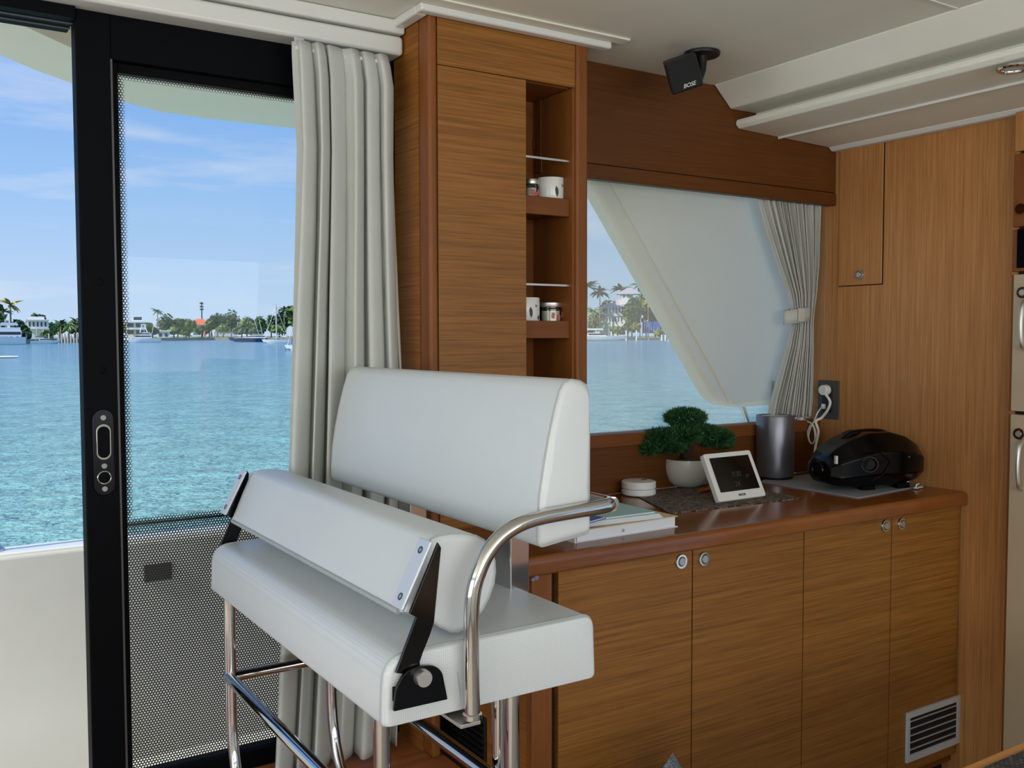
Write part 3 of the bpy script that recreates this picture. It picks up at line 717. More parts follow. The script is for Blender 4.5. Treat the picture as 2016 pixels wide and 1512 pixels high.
def pad(cx, cy, cz, rx, ry, rz_, n):
    mb = MB()
    for i in range(n):
        while True:
            u, v_, q = rnd.uniform(-1, 1), rnd.uniform(-1, 1), rnd.uniform(-.75, 1)
            d = u*u+v_*v_+q*q
            if .35 < d < 1: break
        d = math.sqrt(d); nl = Vector((u/d, v_/d, q/d)); b0 = Vector((cx+u*rx, cy+v_*ry, cz-.012+q*rz_))
        dr = (nl+Vector((rnd.uniform(-.7, .7), rnd.uniform(-.7, .7), rnd.uniform(-.2, .9)))).normalized()
        L = rnd.uniform(.008, .017); sd_ = dr.cross(Vector((rnd.uniform(-1, 1), rnd.uniform(-1, 1), rnd.uniform(-1, 1)))).normalized()*.0019
        mb.add([b0-sd_, b0+sd_, b0+dr*L], [(0, 1, 2)])
    return mb
for a in ((-.008, 0, .230, .060, .05, .028, 3400), (-.095, 0, .166, .060, .05, .034, 3000), (-.035, -.015, .178, .065, .045, .028, 2600), (.045, .0, .178, .062, .05, .028, 2600), (.105, -.004, .158, .056, .045, .030, 2800), (-.135, 0, .142, .026, .024, .02, 900), (-.07, -.012, .140, .045, .034, .018, 1000), (.14, -.004, .138, .022, .022, .018, 700)):
    tag(pad(*a).build('foliage_pad', M_needle, bon, smooth=0), kind='stuff')
# weather station
p = [onc(1447, 992)]
ws = thing('weather_station', 'white framed digital weather display leaning on the mat', 'display', (2.005, 1.892, ZT+.0025), R_(-27))
w0 = onc(1412, 994); w1 = onc(1506, 981)
ws.location = ((w0.x+w1.x)/2+.010, (w0.y+w1.y)/2+.002, ZT+.003); ws.rotation_euler.z = math.atan2(w1.y-w0.y, w1.x-w0.x)
LEAN = R_(27); wd_, hh_ = .196, .146
def wsr(mb):   # lean back about x
    for v_ in mb.v:
        y, z = v_.y, v_.z; v_.y = y*math.cos(LEAN)+z*math.sin(LEAN); v_.z = -y*math.sin(LEAN)+z*math.cos(LEAN)+.004
    return mb
wsr(MB().prism(round_poly([(-wd_/2, 0), (wd_/2, 0), (wd_/2, hh_), (-wd_/2, hh_)], .009), 'y', 0, .018)).build('casing', M_white, ws, bevel=.003, seg=3)
scr = wsr(MB().box(-wd_/2+.017, wd_/2-.017, -.0012, .001, .026, hh_-.015)).build('screen', M_lcd, ws)
def wm(x, z, y=-.0014):
    return Matrix.Rotation(LEAN, 4, 'X').inverted() @ Matrix.Translation((x, y, z)) @ Matrix.Rotation(R_(90), 4, 'X')
def wtxt(s, size, x, z, mat, name, par, **k):
    t = text_mesh(s, size, mat, name, par, Matrix.Translation((0, 0, .004)) @ wm(x, z), **k); return t
wtxt('BALDR', .0098, 0, .0125, M_inkgrey, 'lettering', ws, spacing=.95)
wtxt('7:30', .022, .004, .075, M_lcdink, 'digits', scr, shear=.1)
wtxt('26', .022, -.004, .046, M_lcdink, 'digits', scr, shear=.1)
wtxt('57', .014, .046, .066, M_lcdink, 'digits', scr, shear=.1)
disc(MB(), (-.045, .024, .1), (0, -1, 0), .005, .0004, 12).build('weather_icon', M_lcdink, scr) if False else None
MB().prism([(.022, .0), (.085, .0), (.05, .075)], 'x', -.03, .03).build('stand', M_white, ws)
# pencil by the pot
a, b = onc(1376, 972)+Vector((0, 0, .009)), onc(1402, 968)+Vector((0, 0, .009))
tag(MB().tube([a, b], .0065, 8).build('wooden_peg', M_redpen), 'short orange-brown wooden peg beside the white bowl', 'peg')
# grey cylinder
p = onc(1515, 941)
cy = thing('cylinder_speaker', 'tall grey metallic cylinder on the counter by the curtain', 'device', (p.x, p.y-.022, ZT+.004), local=True)
MB().lathe([(.058, 0), (.060, .003), (.060, .008)], n=48).build('foot', M_blackpl, cy)
MB().lathe([(.0625, .0085), (.063, .01), (.063, .207), (.0615, .211), (.054, .211), (.052, .206), (0, .206)], n=64).build('shell', M_grey, cy, smooth=30)
MB().lathe([(.046, .2061), (.046, .2085), (0, .2085)], n=48).build('top_grille', M_silver, cy)
# papers and binder
q0 = onc(1338, 1038)
def sheet(name, mat, label, cat, x0, x1, y0, y1, z0, z1, rot, bev=.001, grp=None):
    t = thing(name, label, cat, ((x0+x1)/2, (y0+y1)/2, z0), R_(rot), local=True)
    hw, hd_ = (x1-x0)/2, (y1-y0)/2
    return t, hw, hd_, z1-z0
X1 = q0.x-.005; 
t, hw, hd_, h = sheet('ring_binder', M_paper, 'white ring binder at the bottom of the paper stack', 'binder', X1-.33, X1, q0.y, q0.y+.25, ZT, ZT+.028, 2)
MB().box(-hw, hw, -hd_, hd_, 0, .002).build('cover', M_paper, t); MB().box(-hw, hw, -hd_, hd_, h-.002, h).build('cover', M_manila, t)
MB().box(-hw, -hw+.003, -hd_, hd_, .002, h-.002).build('spine', M_paper, t)
MB().box(-hw+.01, hw-.006, -hd_+.004, hd_-.004, .002, h-.002).build('pages', M_paper, t)
disc(MB(), (-.015, -hd_+.004, .012), (0, -1, 0), .004, .004, 14).build('rivet', M_brushed, t)
z1 = ZT+.0285
t, hw, hd_, h = sheet('paper_sheaf', M_paper, 'sheaf of loose white papers on the binder', 'papers', X1-.33, X1-.04, q0.y+.012, q0.y+.22, z1, z1+.010, -3)
for k in range(4): MB().box(-hw+.003*k, hw-.002*k, -hd_+.002*k, hd_, .0025*k, .0025*k+.0022).build('sheet', M_paper, t)
z1 += .0105
t, hw, hd_, h = sheet('document_sleeve', M_green, 'pale green plastic sleeve on top of the papers', 'folder', X1-.33, X1-.055, q0.y+.02, q0.y+.21, z1, z1+.004, -1)
MB().box(-hw, hw, -hd_, hd_, 0, .0012).build('back_sheet', M_green, t); MB().box(-hw+.004, hw-.003, -hd_+.003, hd_-.004, .0013, .0036).build('inserts', M_paper, t); MB().box(-hw, hw, -hd_+.002, hd_, .0037, .0045).build('front_sheet', M_green, t)
e0 = oZ(1185, 1025, z1+.006)
t = thing('pamphlet_stack', 'small dark blue pamphlets beside the steel armrest', 'pamphlet', (e0.x-.03, e0.y+.03, z1+.0046), R_(20))
for k in range(3): MB().box(-.05-.004*k, .05-.006*k, -.03, .03, .0022*k, .0022*k+.002).build('leaflet', M_bluecard if k != 1 else M_paper, t)
# power adapter, cables
p = onc(1586, 924)
pa = thing('power_adapter', 'white power adapter brick behind the black loudspeaker', 'power adapter', (p.x-.005, p.y+.005, ZT+.004), R_(12))
MB().box(-.045, .045, -.035, .035, 0, .042).build('brick', M_white, pa, bevel=.006, seg=3)
MB().tube(smooth_path([(-.045, -.01, .02), (-.07, -.02, .018), (-.075, 0, .006), (-.04, .045, .005), (.02, .055, .005), (.06, .05, .006)]), .0035, 8).build('lead', M_white, pa)
ad = thing('small_white_cube', 'small white charger cube standing behind the adapter', 'charger', (p.x+.10, p.y+.095, ZT+.004), R_(5))
MB().box(-.02, .02, -.016, .016, 0, .072).build('body', M_white, ad, bevel=.004)
MB().box(-.008, .008, -.017, -.0155, .05, .054).build('port', M_inkgrey, ad)
cpt = onc(1800, 948)
tag(MB().tube([(2.60, 1.905, ZT+.014), (2.66, 1.895, ZT+.012), (2.728, 1.885, ZT+.010)], .0055, 10).build('white_rod', M_white), 'white rod lying behind the black loudspeaker by the bulkhead', 'rod')
cl = onc(1808, 963)
cp = thing('clip', 'tiny white clip at the right edge of the felt mat', 'clip', (min(cl.x, 2.70), cl.y, ZT+.004), R_(10))
MB().box(-.022, .022, -.006, .006, 0, .003).build('plate', M_white, cp, bevel=.001); MB().tube([(-.02, 0, .003), (-.012, 0, .012), (.004, 0, .012)], .002, 8).build('loop', M_white, cp)
# wall socket
a, b = oX(1611, 748, XF), oX(1651, 826, XF)
sk = thing('wall_socket', 'dark grey wall socket plate on the wooden bulkhead', 'socket', (XF-.004, (a.y+b.y)/2, b.z))
sy0, sy1 = oX(1651.5, 787, XF-.005).y, oX(1610, 787, XF-.005).y; sz0, sz1 = b.z, a.z
part(sk, 'plate', M_slate, 'box', XF-.006, XF-.0005, sy0, sy1, sz0, sz1, bevel=.002)
part(sk, 'insert', M_blackpl, 'box', XF-.009, XF-.006, sy0+.027, sy1-.022, sz0+.022, sz1-.024, bevel=.001)
ym = (sy0+sy1)/2+.004
pg = oX(1624, 768, XF-.02)
plg = thing('mains_plug', 'white round plug with thick cord in the wall socket', 'plug', (pg.x, pg.y, pg.z-.02))
disc(MB(), (XF-.0085, pg.y, pg.z), (-1, 0, 0), .0185, .026, 24).build('plug_body', M_white, plg, bevel=.002)
cordp = [(XF-.024, pg.y-.002, pg.z-.010)]+[tuple(oX(px, py, XF-.026)) for px, py in ((1634, 790), (1630, 806), (1618, 822))]+[tuple(oX(px, py, XF-.05)) for px, py in ((1606, 830), (1611, 850))]+[(2.66, 2.2, ZT+.09), (2.64, 2.19, ZT+.02), (2.60, 2.15, ZT+.008)]
MB().tube(smooth_path(cordp), .0048, 10).build('cord', M_white, plg)
us = oX(1620, 800, XF-.018)
uc = thing('usb_cable', 'thin white cable hanging in a bundled loop from the socket', 'cable', (us.x, us.y, us.z-.1))
MB().box(XF-.021, XF-.0095, us.y-.006, us.y+.006, us.z-.009, us.z+.009).build('connector', M_white, uc, bevel=.002)
up = [(XF-.021, us.y, us.z)]+[tuple(oX(px, py, XF-.07)) for px, py in ((1610, 812), (1602, 830), (1596, 842), (1592, 860), (1597, 873), (1604, 866), (1603, 846), (1597, 836), (1590, 852), (1594, 870), (1601, 872), (1606, 854), (1600, 836), (1590, 830), (1582, 826))]
MB().tube(smooth_path(up), .0024, 8).build('cord', M_white, uc)
e_ = oX(1576, 822, XF-.075); MB().box(e_.x-.009, e_.x+.009, e_.y-.008, e_.y+.008, e_.z-.014, e_.z+.014).build('end_plug', M_white, uc, bevel=.002)
# black portable loudspeaker
bc = onc(1700, 958)
spk = thing('portable_loudspeaker', 'large glossy black portable loudspeaker with faceted barrel body', 'loudspeaker', (2.542, 1.905, ZT+.004), R_(-16))
spk.scale = (.97, 1, .88)
# sections along local x: (x, centre z, half height, half depth)
SEC = [(-.180, .070, .026, .040), (-.174, .072, .042, .060), (-.150, .082, .062, .080), (-.10, .095, .080, .092), (-.03, .108, .094, .096), (.05, .108, .093, .096), (.11, .102, .082, .090), (.160, .092, .064, .07), (.174, .088, .052, .06), (.180, .086, .034, .04)]
def sec(x, cz, hh, hd): # octagon-ish
    k = .52
    return [(x, -hd, cz-hh*k), (x, -hd*1.02, cz+hh*k*.6), (x, -hd*.55, cz+hh), (x, hd*.55, cz+hh), (x, hd*1.02, cz+hh*k*.6), (x, hd, cz-hh*k), (x, hd*.6, cz-hh), (x, -hd*.6, cz-hh)]
bd = MB().loft([sec(*s) for s in SEC]).build('body', M_gloss, spk, bevel=.006, seg=3, smooth=25)
# grille panel with its hexagonal border line
def front(x, z):   # point on the front face
    for i in range(len(SEC)-1):
        if SEC[i][0] <= x <= SEC[i+1][0]:
            t_ = (x-SEC[i][0])/(SEC[i+1][0]-SEC[i][0]); hd = SEC[i][3]*(1-t_)+SEC[i+1][3]*t_; return Vector((x, -hd*1.02-.0012, z))
hexl = [(-.128, .062), (-.055, .040), (-.012, .062), (.014, .104), (-.03, .142), (-.075, .160)]
MB().tube([front(*h) for h in hexl[1:6]], .0016, 6).build('border_line', M_radiator, spk)
disc(MB(), front(-.062, .098)+Vector((0, .003, 0)), (-.25, -1, .05), .030, .006, 28, rin=.022).build('driver_ring', M_gloss, spk)
disc(MB(), front(-.062, .098)+Vector((0, .004, 0)), (-.25, -1, .05), .020, .003, 28).build('driver_cone', M_grille, spk)
disc(MB(), (-.179, 0, .072), (-1, 0, 0), .030, .006, 28, rin=.022).build('end_radiator', M_radiator, spk)
disc(MB(), front(.085, .118), (0, -1, 0), .0035, .002, 12).build('badge_dot', M_chrome, spk)
MB().box(-.166, -.158, -.072, -.062, .10, .128).build('label_strip', M_silver, spk, bevel=.001)
MB().tube(smooth_path([(-.09, 0, .170), (-.05, 0, .196), (.05, 0, .198), (.10, 0, .172)]), .010, 10).build('handle', M_gloss, spk)
for fx in (-.03, .10):
    for fy in (-.045, .045): MB().box(fx-.024, fx+.024, fy-.012, fy+.012, 0, .020).build('foot', M_rubber, spk, bevel=.003)
# ceiling cube speaker
sc_ = oZ(1382, 103, ZCEIL)
cs = thing('cube_loudspeaker', 'small black cube loudspeaker hanging from the ceiling', 'loudspeaker', (sc_.x, sc_.y, ZCEIL-.16))
disc(MB(), (sc_.x, sc_.y, ZCEIL), (0, 0, -1), .050, .012, 32).build('mount_plate', M_blackpl, cs, bevel=.003)
MB().tube([(sc_.x, sc_.y, ZCEIL-.01), (sc_.x-.002, sc_.y, ZCEIL-.05), (sc_.x-.02, sc_.y-.003, ZCEIL-.085)], [.016, .013, .013], 12).build('stem', M_blackpl, cs)
cc = oY(1347, 147, sc_.y-.03)
fdir = (Vector((0.15, -.2, CZ-.35))-cc).normalized()      # where the cube looks
right = Vector((0, 0, 1)).cross(fdir).normalized(); upv = fdir.cross(right)
tilt = Matrix.Rotation(R_(17), 3, fdir)
right = tilt @ right; upv = tilt @ upv
RM = Matrix((( right.x, upv.x, fdir.x, cc.x), (right.y, upv.y, fdir.y, cc.y), (right.z, upv.z, fdir.z, cc.z), (0, 0, 0, 1)))
def cube(h, z0, z1):
    mb = MB().box(-h, h, -h, h, z0, z1); mb.v = [RM @ v_ for v_ in mb.v]; return mb
H = .043
cube(H, -.075, 0).build('case', M_blackpl, cs, bevel=.004)
gr = cube(H-.003, .0005, .006).build('grille', M_grille, cs, bevel=.003)
o_ = BASE[cs.name]
text_mesh('BOSE', .015, M_white, 'lettering', gr, Matrix.Translation(-o_) @ RM @ Matrix.Translation((.006, -.029, .0065)), shear=.35, spacing=.95)
# tweed cushion whose corner peeps up at the bottom edge
pk = oY(1303, 1494, 1.56)
cu = thing('tweed_cushion', 'grey tweed cushion corner peeping up before the sideboard', 'cushion', (pk.x, 1.56, 0))
s_ = pk.z/1.37; n_ = 18; zc = pk.z-s_*.685
for sg in (1, -1):
    mb = MB(); g_ = []
    for i in range(n_+1):
        for j in range(n_+1):
            u, v_ = i/n_*2-1, j/n_*2-1
            th = .065*((1-u**4)*(1-v_**4))**.6*sg
            pin = 1-.05*(1-u*u)*abs(v_)-.05*(1-v_*v_)*abs(u)
            x, z = u*s_/2*pin, v_*s_/2*pin; a_ = R_(38)
            g_.append((pk.x+x*math.cos(a_)-z*math.sin(a_), 1.56+th, zc+x*math.sin(a_)+z*math.cos(a_)))
    mb.add(g_, [(i*(n_+1)+j, (i+1)*(n_+1)+j, (i+1)*(n_+1)+j+1, i*(n_+1)+j+1) for i in range(n_) for j in range(n_)])
    mb.build('cover_panel', M_tweed, cu)
# ================================================================== HELM BENCH
XB0, XB1, YN, YFR = .56, .937, 1.212, 2.106
ZS0, ZS1 = CZ-.553, CZ-.4515
bn = thing('helm_bench', 'white vinyl helm bench with flip-up bolster and polished steel frame', 'bench', (.75, 1.66, PLAT))
# seat cushion
spf = round_poly([(XB0, ZS0), (XB0+.004, ZS1), (XB1, ZS1+.003), (XB1+.004, ZS0)], [.010, .040, .022, .010], 7)
seat = cushion(MB(), spf, 'y', YN, YFR, .010).build('seat', M_vinylp, bn, smooth=50)
def profile_line(prof, y, r, closed=True, sel=None):
    pts = [(p[0], y, p[1]) for p in prof]
    if sel: pts = [pts[i] for i in sel]
    return MB().tube(pts, r, 6, closed=closed)
cxs = sum(p[0] for p in spf)/len(spf); czs = sum(p[1] for p in spf)/len(spf)
def shrink(prof, k):
    cx = sum(p[0] for p in prof)/len(prof); cz = sum(p[1] for p in prof)/len(prof)
    return [(cx+(p[0]-cx)*(1+k/math.hypot(p[0]-cx, p[1]-cz)), cz+(p[1]-cz)*(1+k/math.hypot(p[0]-cx, p[1]-cz))) for p in prof]
profile_line(shrink(spf, .0003), YN+.011, .0014).build('piping', M_seam, seat)
profile_line(shrink(spf, .0003), YFR-.011, .0014).build('piping', M_seam, seat)
part(seat, 'seam', M_seam, 'tube', [(XB0+.125, YN+.0008, ZS0+.008), (XB0+.124, YN-.0004, ZS0+.03), (XB0+.12, YN+.0002, ZS0+.06)], .0009, 6)
part(bn, 'seat_pan', M_blackpl, 'box', XB0+.03, XB1-.03, YN+.03, YFR-.03, ZS0-.010, ZS0+.004, bevel=.003)
# backrest: wedge, thick at the bottom, bowed front
def nb(px, py, y=YN-.004): q = oY(px, py, y); return (q.x, q.z)
YBN = YN-.002
bpf = [nb(*q, YBN) for q in ((1064, 1082), (1063, 1040), (1066, 980), (1074, 920), (1085, 860), (1097, 805), (1107, 768), (1116, 752), (1130, 746), (1148, 749), (1160, 757), (1164, 772), (1167, 860), (1167, 960), (1166, 1052))]
YBF = oX(652, 925, bpf[2][0]).y
bpf = round_poly(bpf, [.012]+[0]*13+[.008], 4)
back = cushion(MB(), bpf, 'y', YBN, min(YBF, 2.09), .016).build('backrest', M_vinyl, bn, smooth=60)
profile_line(shrink(bpf, -.0012), YBN+.0085, .0016).build('piping', M_seam, back)
profile_line(shrink(bpf, -.0012), min(YBF, 2.09)-.0085, .0016).build('piping', M_seam, back)
# two square posts carrying the backrest
pq = oZ(1010, 1162, ZS1)
for y0 in (pq.y, pq.y+.40):
    part(bn, 'backrest_post', M_chrome, 'box', pq.x-.006, pq.x+.036, y0, y0+.055, ZS1-.01, CZ-.28, bevel=.003)
# bolster
lpf = [nb(*q, 1.235) for q in ((795, 1208), (800, 1196), (824, 1128), (847, 1070), (853, 1061), (868, 1055), (892, 1051), (920, 1051), (942, 1055), (958, 1064), (970, 1080), (979, 1105), (980, 1128), (977, 1151), (968, 1177), (955, 1202), (935, 1229), (908, 1246), (892, 1247), (868, 1236), (850, 1224))]
YLF = oX(440, 1026, lpf[0][0]).y
bol = cushion(MB(), lpf, 'y', 1.235, min(YLF, 2.10), .012).build('bolster', M_vinyl, bn, smooth=60)
profile_line(shrink(lpf, -.0008), 1.235+.0065, .0015).build('piping', M_seam, bol)
part(bol, 'lower_welt', M_seam, 'tube', [(lpf[0][0]-.001, 1.25, lpf[0][1]-.001), (lpf[0][0]-.001, min(YLF, 2.10)-.02, lpf[0][1]-.001)], .004, 8)
# bolster arms: bent plates at both ends
M_darkrefl = plain('dark_reflection_steel', (58, 57, 56), .12, 1, var=.02)  # polished steel with its dark reflection put into the colour
def arm(y0, y1, flange_y0, flange_y1):
    pts = [nb(*q, 1.206) for q in ((862, 1068), (868, 1078), (854, 1225), (846, 1250), (831, 1287), (826, 1303), (827, 1318), (810, 1328), (779, 1325), (795, 1280), (819, 1215), (806, 1208))]
    a_ = MB().prism(pts, 'y', y0, y1).build('bolster_arm', M_darkrefl, bn, bevel=.001)
    f0, f1 = nb(848, 1066, 1.215), nb(790, 1201, 1.215)
    dv = Vector((f1[0]-f0[0], 0, f1[1]-f0[1])).normalized(); nv = Vector((dv.z, 0, -dv.x))
    if nv.x > 0: nv = -nv
    A, B = Vector((f0[0], 0, f0[1])), Vector((f1[0], 0, f1[1]))
    rg = []
    mb = MB()
    fl = []
    for P_, y in ((A, flange_y0), (A, flange_y1), (B, flange_y1), (B, flange_y0)): fl.append(Vector((P_.x, y, P_.z)))
    mb.add([q+nv*.002 for q in fl]+[q+nv*.006 for q in fl], [(0, 1, 2, 3), (4, 5, 6, 7), (0, 1, 5, 4), (1, 2, 6, 5), (2, 3, 7, 6), (3, 0, 4, 7)])
    fo = mb.build('flange', M_silver, a_, bevel=.002, seg=3)  # same steel; its bright reflection is put in by the paler material
    for t_ in (.16, .84):
        c_ = A+(B-A)*t_; c_.y = (flange_y0+flange_y1)/2
        disc(MB(), c_+nv*.0055, nv, .0056, .0016, 18, rin=.0035).build('screw_rim', M_slate, a_)
        disc(MB(), c_+nv*.0055, nv, .0032, .0012, 12).build('screw', M_chrome, a_)
    return a_
arm(1.2045, 1.2100, 1.2045, 1.240)
yf_ = min(YLF, 2.10)
arm(YFR+.0015, YFR+.0065, YFR-.030, YFR+.0065)
# pivot plates with a knob
for y0, y1, s_g in ((YN-.0135, YN-.0078, -1), (YFR+.007, YFR+.012, 1)):
    pv = round_poly([nb(*q, YN-.006) for q in ((771, 1398), (776, 1352), (792, 1321), (818, 1309), (850, 1307), (866, 1318), (877, 1374))], [.002, .004, .010, .010, .008, .008, .002], 4)
    pl = MB().prism(pv, 'y', y0, y1).build('pivot_plate', M_radiator, bn, bevel=.0012)
    part(pl, 'pivot_base', M_rubber, 'box', nb(776, 1380, YN-.006)[0], nb(872, 1360, YN-.006)[0], min(y1, YN) if s_g < 0 else YFR, YN if s_g < 0 else y0, nb(820, 1372, YN-.006)[1], nb(820, 1345, YN-.006)[1])
    kx, kz = nb(827, 1331, YN-.01)
    disc(MB(), (kx, y0 if s_g < 0 else y1, kz), (0, s_g, 0), .0125, .012, 24).build('pivot_knob', M_brushed, pl)
# armrest hoop: up beside the seat end, over, and round behind the backrest
YA = YN-.021
hp = [oY(930, 1410, YA), oY(928, 1300, YA), oY(928, 1215, YA), oY(932, 1165, YA), oY(943, 1125, YA), oY(962, 1085, YA), oY(990, 1053, YA), oY(1026, 1031, YA), oY(1070, 1018, YA), oY(1130, 1007, YA), oY(1176, 999, YA)]
e1 = hp[-1]; hp += [e1+Vector((.022, .003, .001)), e1+Vector((.034, .016, .001)), e1+Vector((.036, .05, .001)), e1+Vector((.036, .5, .001)), e1+Vector((.036, YFR-YA-.05, .001))]
hoop = MB().tube(smooth_path(hp, 7), .0118, 16).build('armrest', M_chrome, bn)
ax = hp[0].x
part(hoop, 'collar', M_chrome, 'lathe', [(.0118, 0), (.0145, .001), (.0145, .008), (.0118, .010)], (ax, YA, hp[0].z-.004), 20)
part(bn, 'armrest_bracket', M_brushed, 'box', ax-.022, ax+.012, YA-.004, YN+.06, ZS0-.016, ZS0-.010, bevel=.001)
# frame legs
LX0, LX1, LY0, LY1, LZ = .58, .808, 1.262, 2.03, PLAT+.014
rl = .0125
def sled(x, nm='leg'):
    path = fillet([(x, LY1, ZS0), (x, LY1, LZ), (x, LY0, LZ), (x, LY0, ZS0)], .23, 12)
    return MB().tube(path, rl, 14).build(nm, M_chrome, bn)
l1 = sled(LX0); l2 = sled(LX1)
part(bn, 'leg', M_chrome, 'tube', [(.835, 1.345, ZS0), (.835, 1.345, PLAT)], .0125, 14)
zr_ = CZ-.728
part(bn, 'foot_rail', M_chrome, 'tube', [(LX0-.004, LY1+.005, zr_), (LX0-.004, LY0, zr_)], .0125, 14)
part(bn, 'foot_rail', M_chrome, 'tube', [(LX1, LY1, zr_), (LX1, LY0, zr_)], .0125, 14)
part(bn, 'cross_rail', M_chrome, 'tube', [(LX0, LY1, zr_), (LX1, LY1, zr_)], .0115, 14)
part(bn, 'cross_rail', M_chrome, 'tube', [(LX0, LY1, ZS0-.02), (LX1, LY1, ZS0-.02)], .010, 12)
for x in (LX0, LX1):
    for y in (LY0+.14, LY1-.14): part(bn, 'foot_pad', M_rubber, 'box', x-.012, x+.012, y-.02, y+.02, PLAT, PLAT+.006)

# ================================================================== CURTAINS
def lerp_tab(tab, t):
    for i in range(len(tab)-1):
        if tab[i][0] <= t <= tab[i+1][0]:
            k = (t-tab[i][0])/(tab[i+1][0]-tab[i][0]); k = k*k*(3-2*k) if False else k
            return [a_*(1-k)+b_*k for a_, b_ in zip(tab[i][1:], tab[i+1][1:])]
    return list(tab[-1][1:] if t > tab[-1][0] else tab[0][1:])
def drape(rows, nf, ns, nv, yc, sharp, seed, thick=.0015):
    """rows: (z, xleft, xright, amplitude, phase); returns a cloth MB"""
    rn = random.Random(seed); ph = [rn.uniform(-.6, .6) for _ in range(nf+2)]; wt = [rn.uniform(.6, 1.3) for _ in range(nf+2)]
    zs = [r[0] for r in rows]; z0, z1 = zs[0], zs[-1]; tab = [((z0-r[0])/(z0-z1),)+tuple(r) for r in rows]
    mb = MB(); G = []
    for j in range(nv+1):
        t = j/nv; z, xl, xr, am, phs = lerp_tab(tab, t)
        for i in range(ns+1):
            u = i/ns; k = nf*min(1, max(0, u+.030*math.sin(6.28*(1.3*u)+seed)*(u*(1-u)*4)+.016*math.sin(6.28*3.1*u+t)*(u*(1-u)*4))); ki = int(min(k, nf-1))
            a_ = 2*math.pi*k+phs
            s2 = -(2*abs(math.sin(a_/2))**sharp-1)
            wgt = wt[ki]*(1-(k-ki))+wt[ki+1]*(k-ki)
            y = yc+am*1.2*wgt*s2+am*.35*math.sin(a_*.5+ph[ki+1]+t*2.1)
            x = xl+(xr-xl)*u+am*.55*math.cos(a_)*wgt*(1 if 0 < i < ns else 0)
            G.append((x, y, z))
    n1 = ns+1
    mb.add(G, [(j*n1+i, j*n1+i+1, (j+1)*n1+i+1, (j+1)*n1+i) for j in range(nv) for i in range(ns)])
    return mb
YK2 = 2.152
def cx(px, py): return oY(px, py, YK2).x
rows = []
for py, pl, pr_, am, ph_ in ((86, 578, 762, .010, 0), (105, 580, 766, .016, 0), (150, 583, 772, .022, .1), (300, 590, 772, .026, .35), (450, 586, 776, .03, .6), (600, 580, 782, .032, .9), (730, 575, 788, .034, 1.1), (950, 567, 790, .034, 1.3), (1200, 552, 790, .034, 1.45), (1475, 536, 778, .034, 1.6)):
    rows.append((oY((pl+pr_)/2 if py > 200 else 620, py, YK2).z, cx(pl, py), cx(pr_, py), am*.74, ph_))
rows[-1] = (PLAT+.012,)+rows[-1][1:]
ctn = thing('door_curtain', 'long pale grey gathered curtain hanging beside the sliding door', 'curtain', (.98, YK2, PLAT))
cloth = drape(rows, 6, 220, 70, YK2, .8, 5).build('cloth', M_curtain, ctn, smooth=180)
md = cloth.modifiers.new('thickness', 'SOLIDIFY'); md.thickness = .002
# hooks behind the heading, the end of the track
for k in range(6):
    hx = rows[0][1]+(rows[0][2]-rows[0][1])*(k+.25)/6
    part(ctn, 'hook', M_white, 'box', hx-.003, hx+.003, YK2, 2.1755, rows[0][0]-.02, rows[0][0]-.012)
q = oY(586, 86, 2.165)
part(ctn, 'track_end', M_brushed, 'box', q.x-.01, q.x+.014, 2.158, 2.175, q.z-.006, q.z+.014, bevel=.002)
# side-window curtain with tie-back
YS = 2.243
rows = []
for py, pl, pr_, am, ph_ in ((385, 1492, 1616, .008, 0), (405, 1496, 1616, .010, 0), (450, 1509, 1614, .012, .1), (520, 1532, 1611, .012, .2), (580, 1554, 1606, .010, .3), (612, 1560, 1602, .008, .3), (640, 1562, 1600, .008, .3), (680, 1553, 1600, .011, .2), (740, 1536, 1600, .012, .1), (790, 1522, 1600, .012, 0), (822, 1516, 1597, .012, 0)):
    rows.append((oY((pl+pr_)/2, py, YS).z, oY(pl, py, YS).x, min(oY(pr_, py, YS).x, XF-.012), am, ph_))
rows[0] = (vz+.06,)+rows[0][1:]
wc = thing('window_curtain', 'short grey pleated curtain tied back at the side window', 'curtain', (2.6, YS, ZW0+.005))
cloth = drape(rows, 14, 300, 60, YS, .8, 9).build('cloth', M_curtain, wc, smooth=180)
md = cloth.modifiers.new('thickness', 'SOLIDIFY'); md.thickness = .0015
ta, tb = oY(1559, 618, YS-.03), oY(1602, 622, YS-.03)
tie = []
for (dz, rr) in ((-.024, 0), (.024, 0)):
    tie.append([Vector((ta.x+(tb.x-ta.x)*.5+((tb.x-ta.x)/2+.006)*math.cos(a_), YS-.004+.026*math.sin(a_), ta.z-.004+dz+.008*math.cos(a_))) for a_ in [2*math.pi*k/28 for k in range(28)]])
tm = MB().loft(tie, caps=False).build('tie_back', M_curtain, wc); md = tm.modifiers.new('thickness', 'SOLIDIFY'); md.thickness = .003
bx0 = ta.x+(tb.x-ta.x)*.28
part(wc, 'tie_button', M_curtain, 'box', bx0-.002, bx0+.028, YS-.036, YS-.031, ta.z-.026, ta.z+.02, bevel=.002)
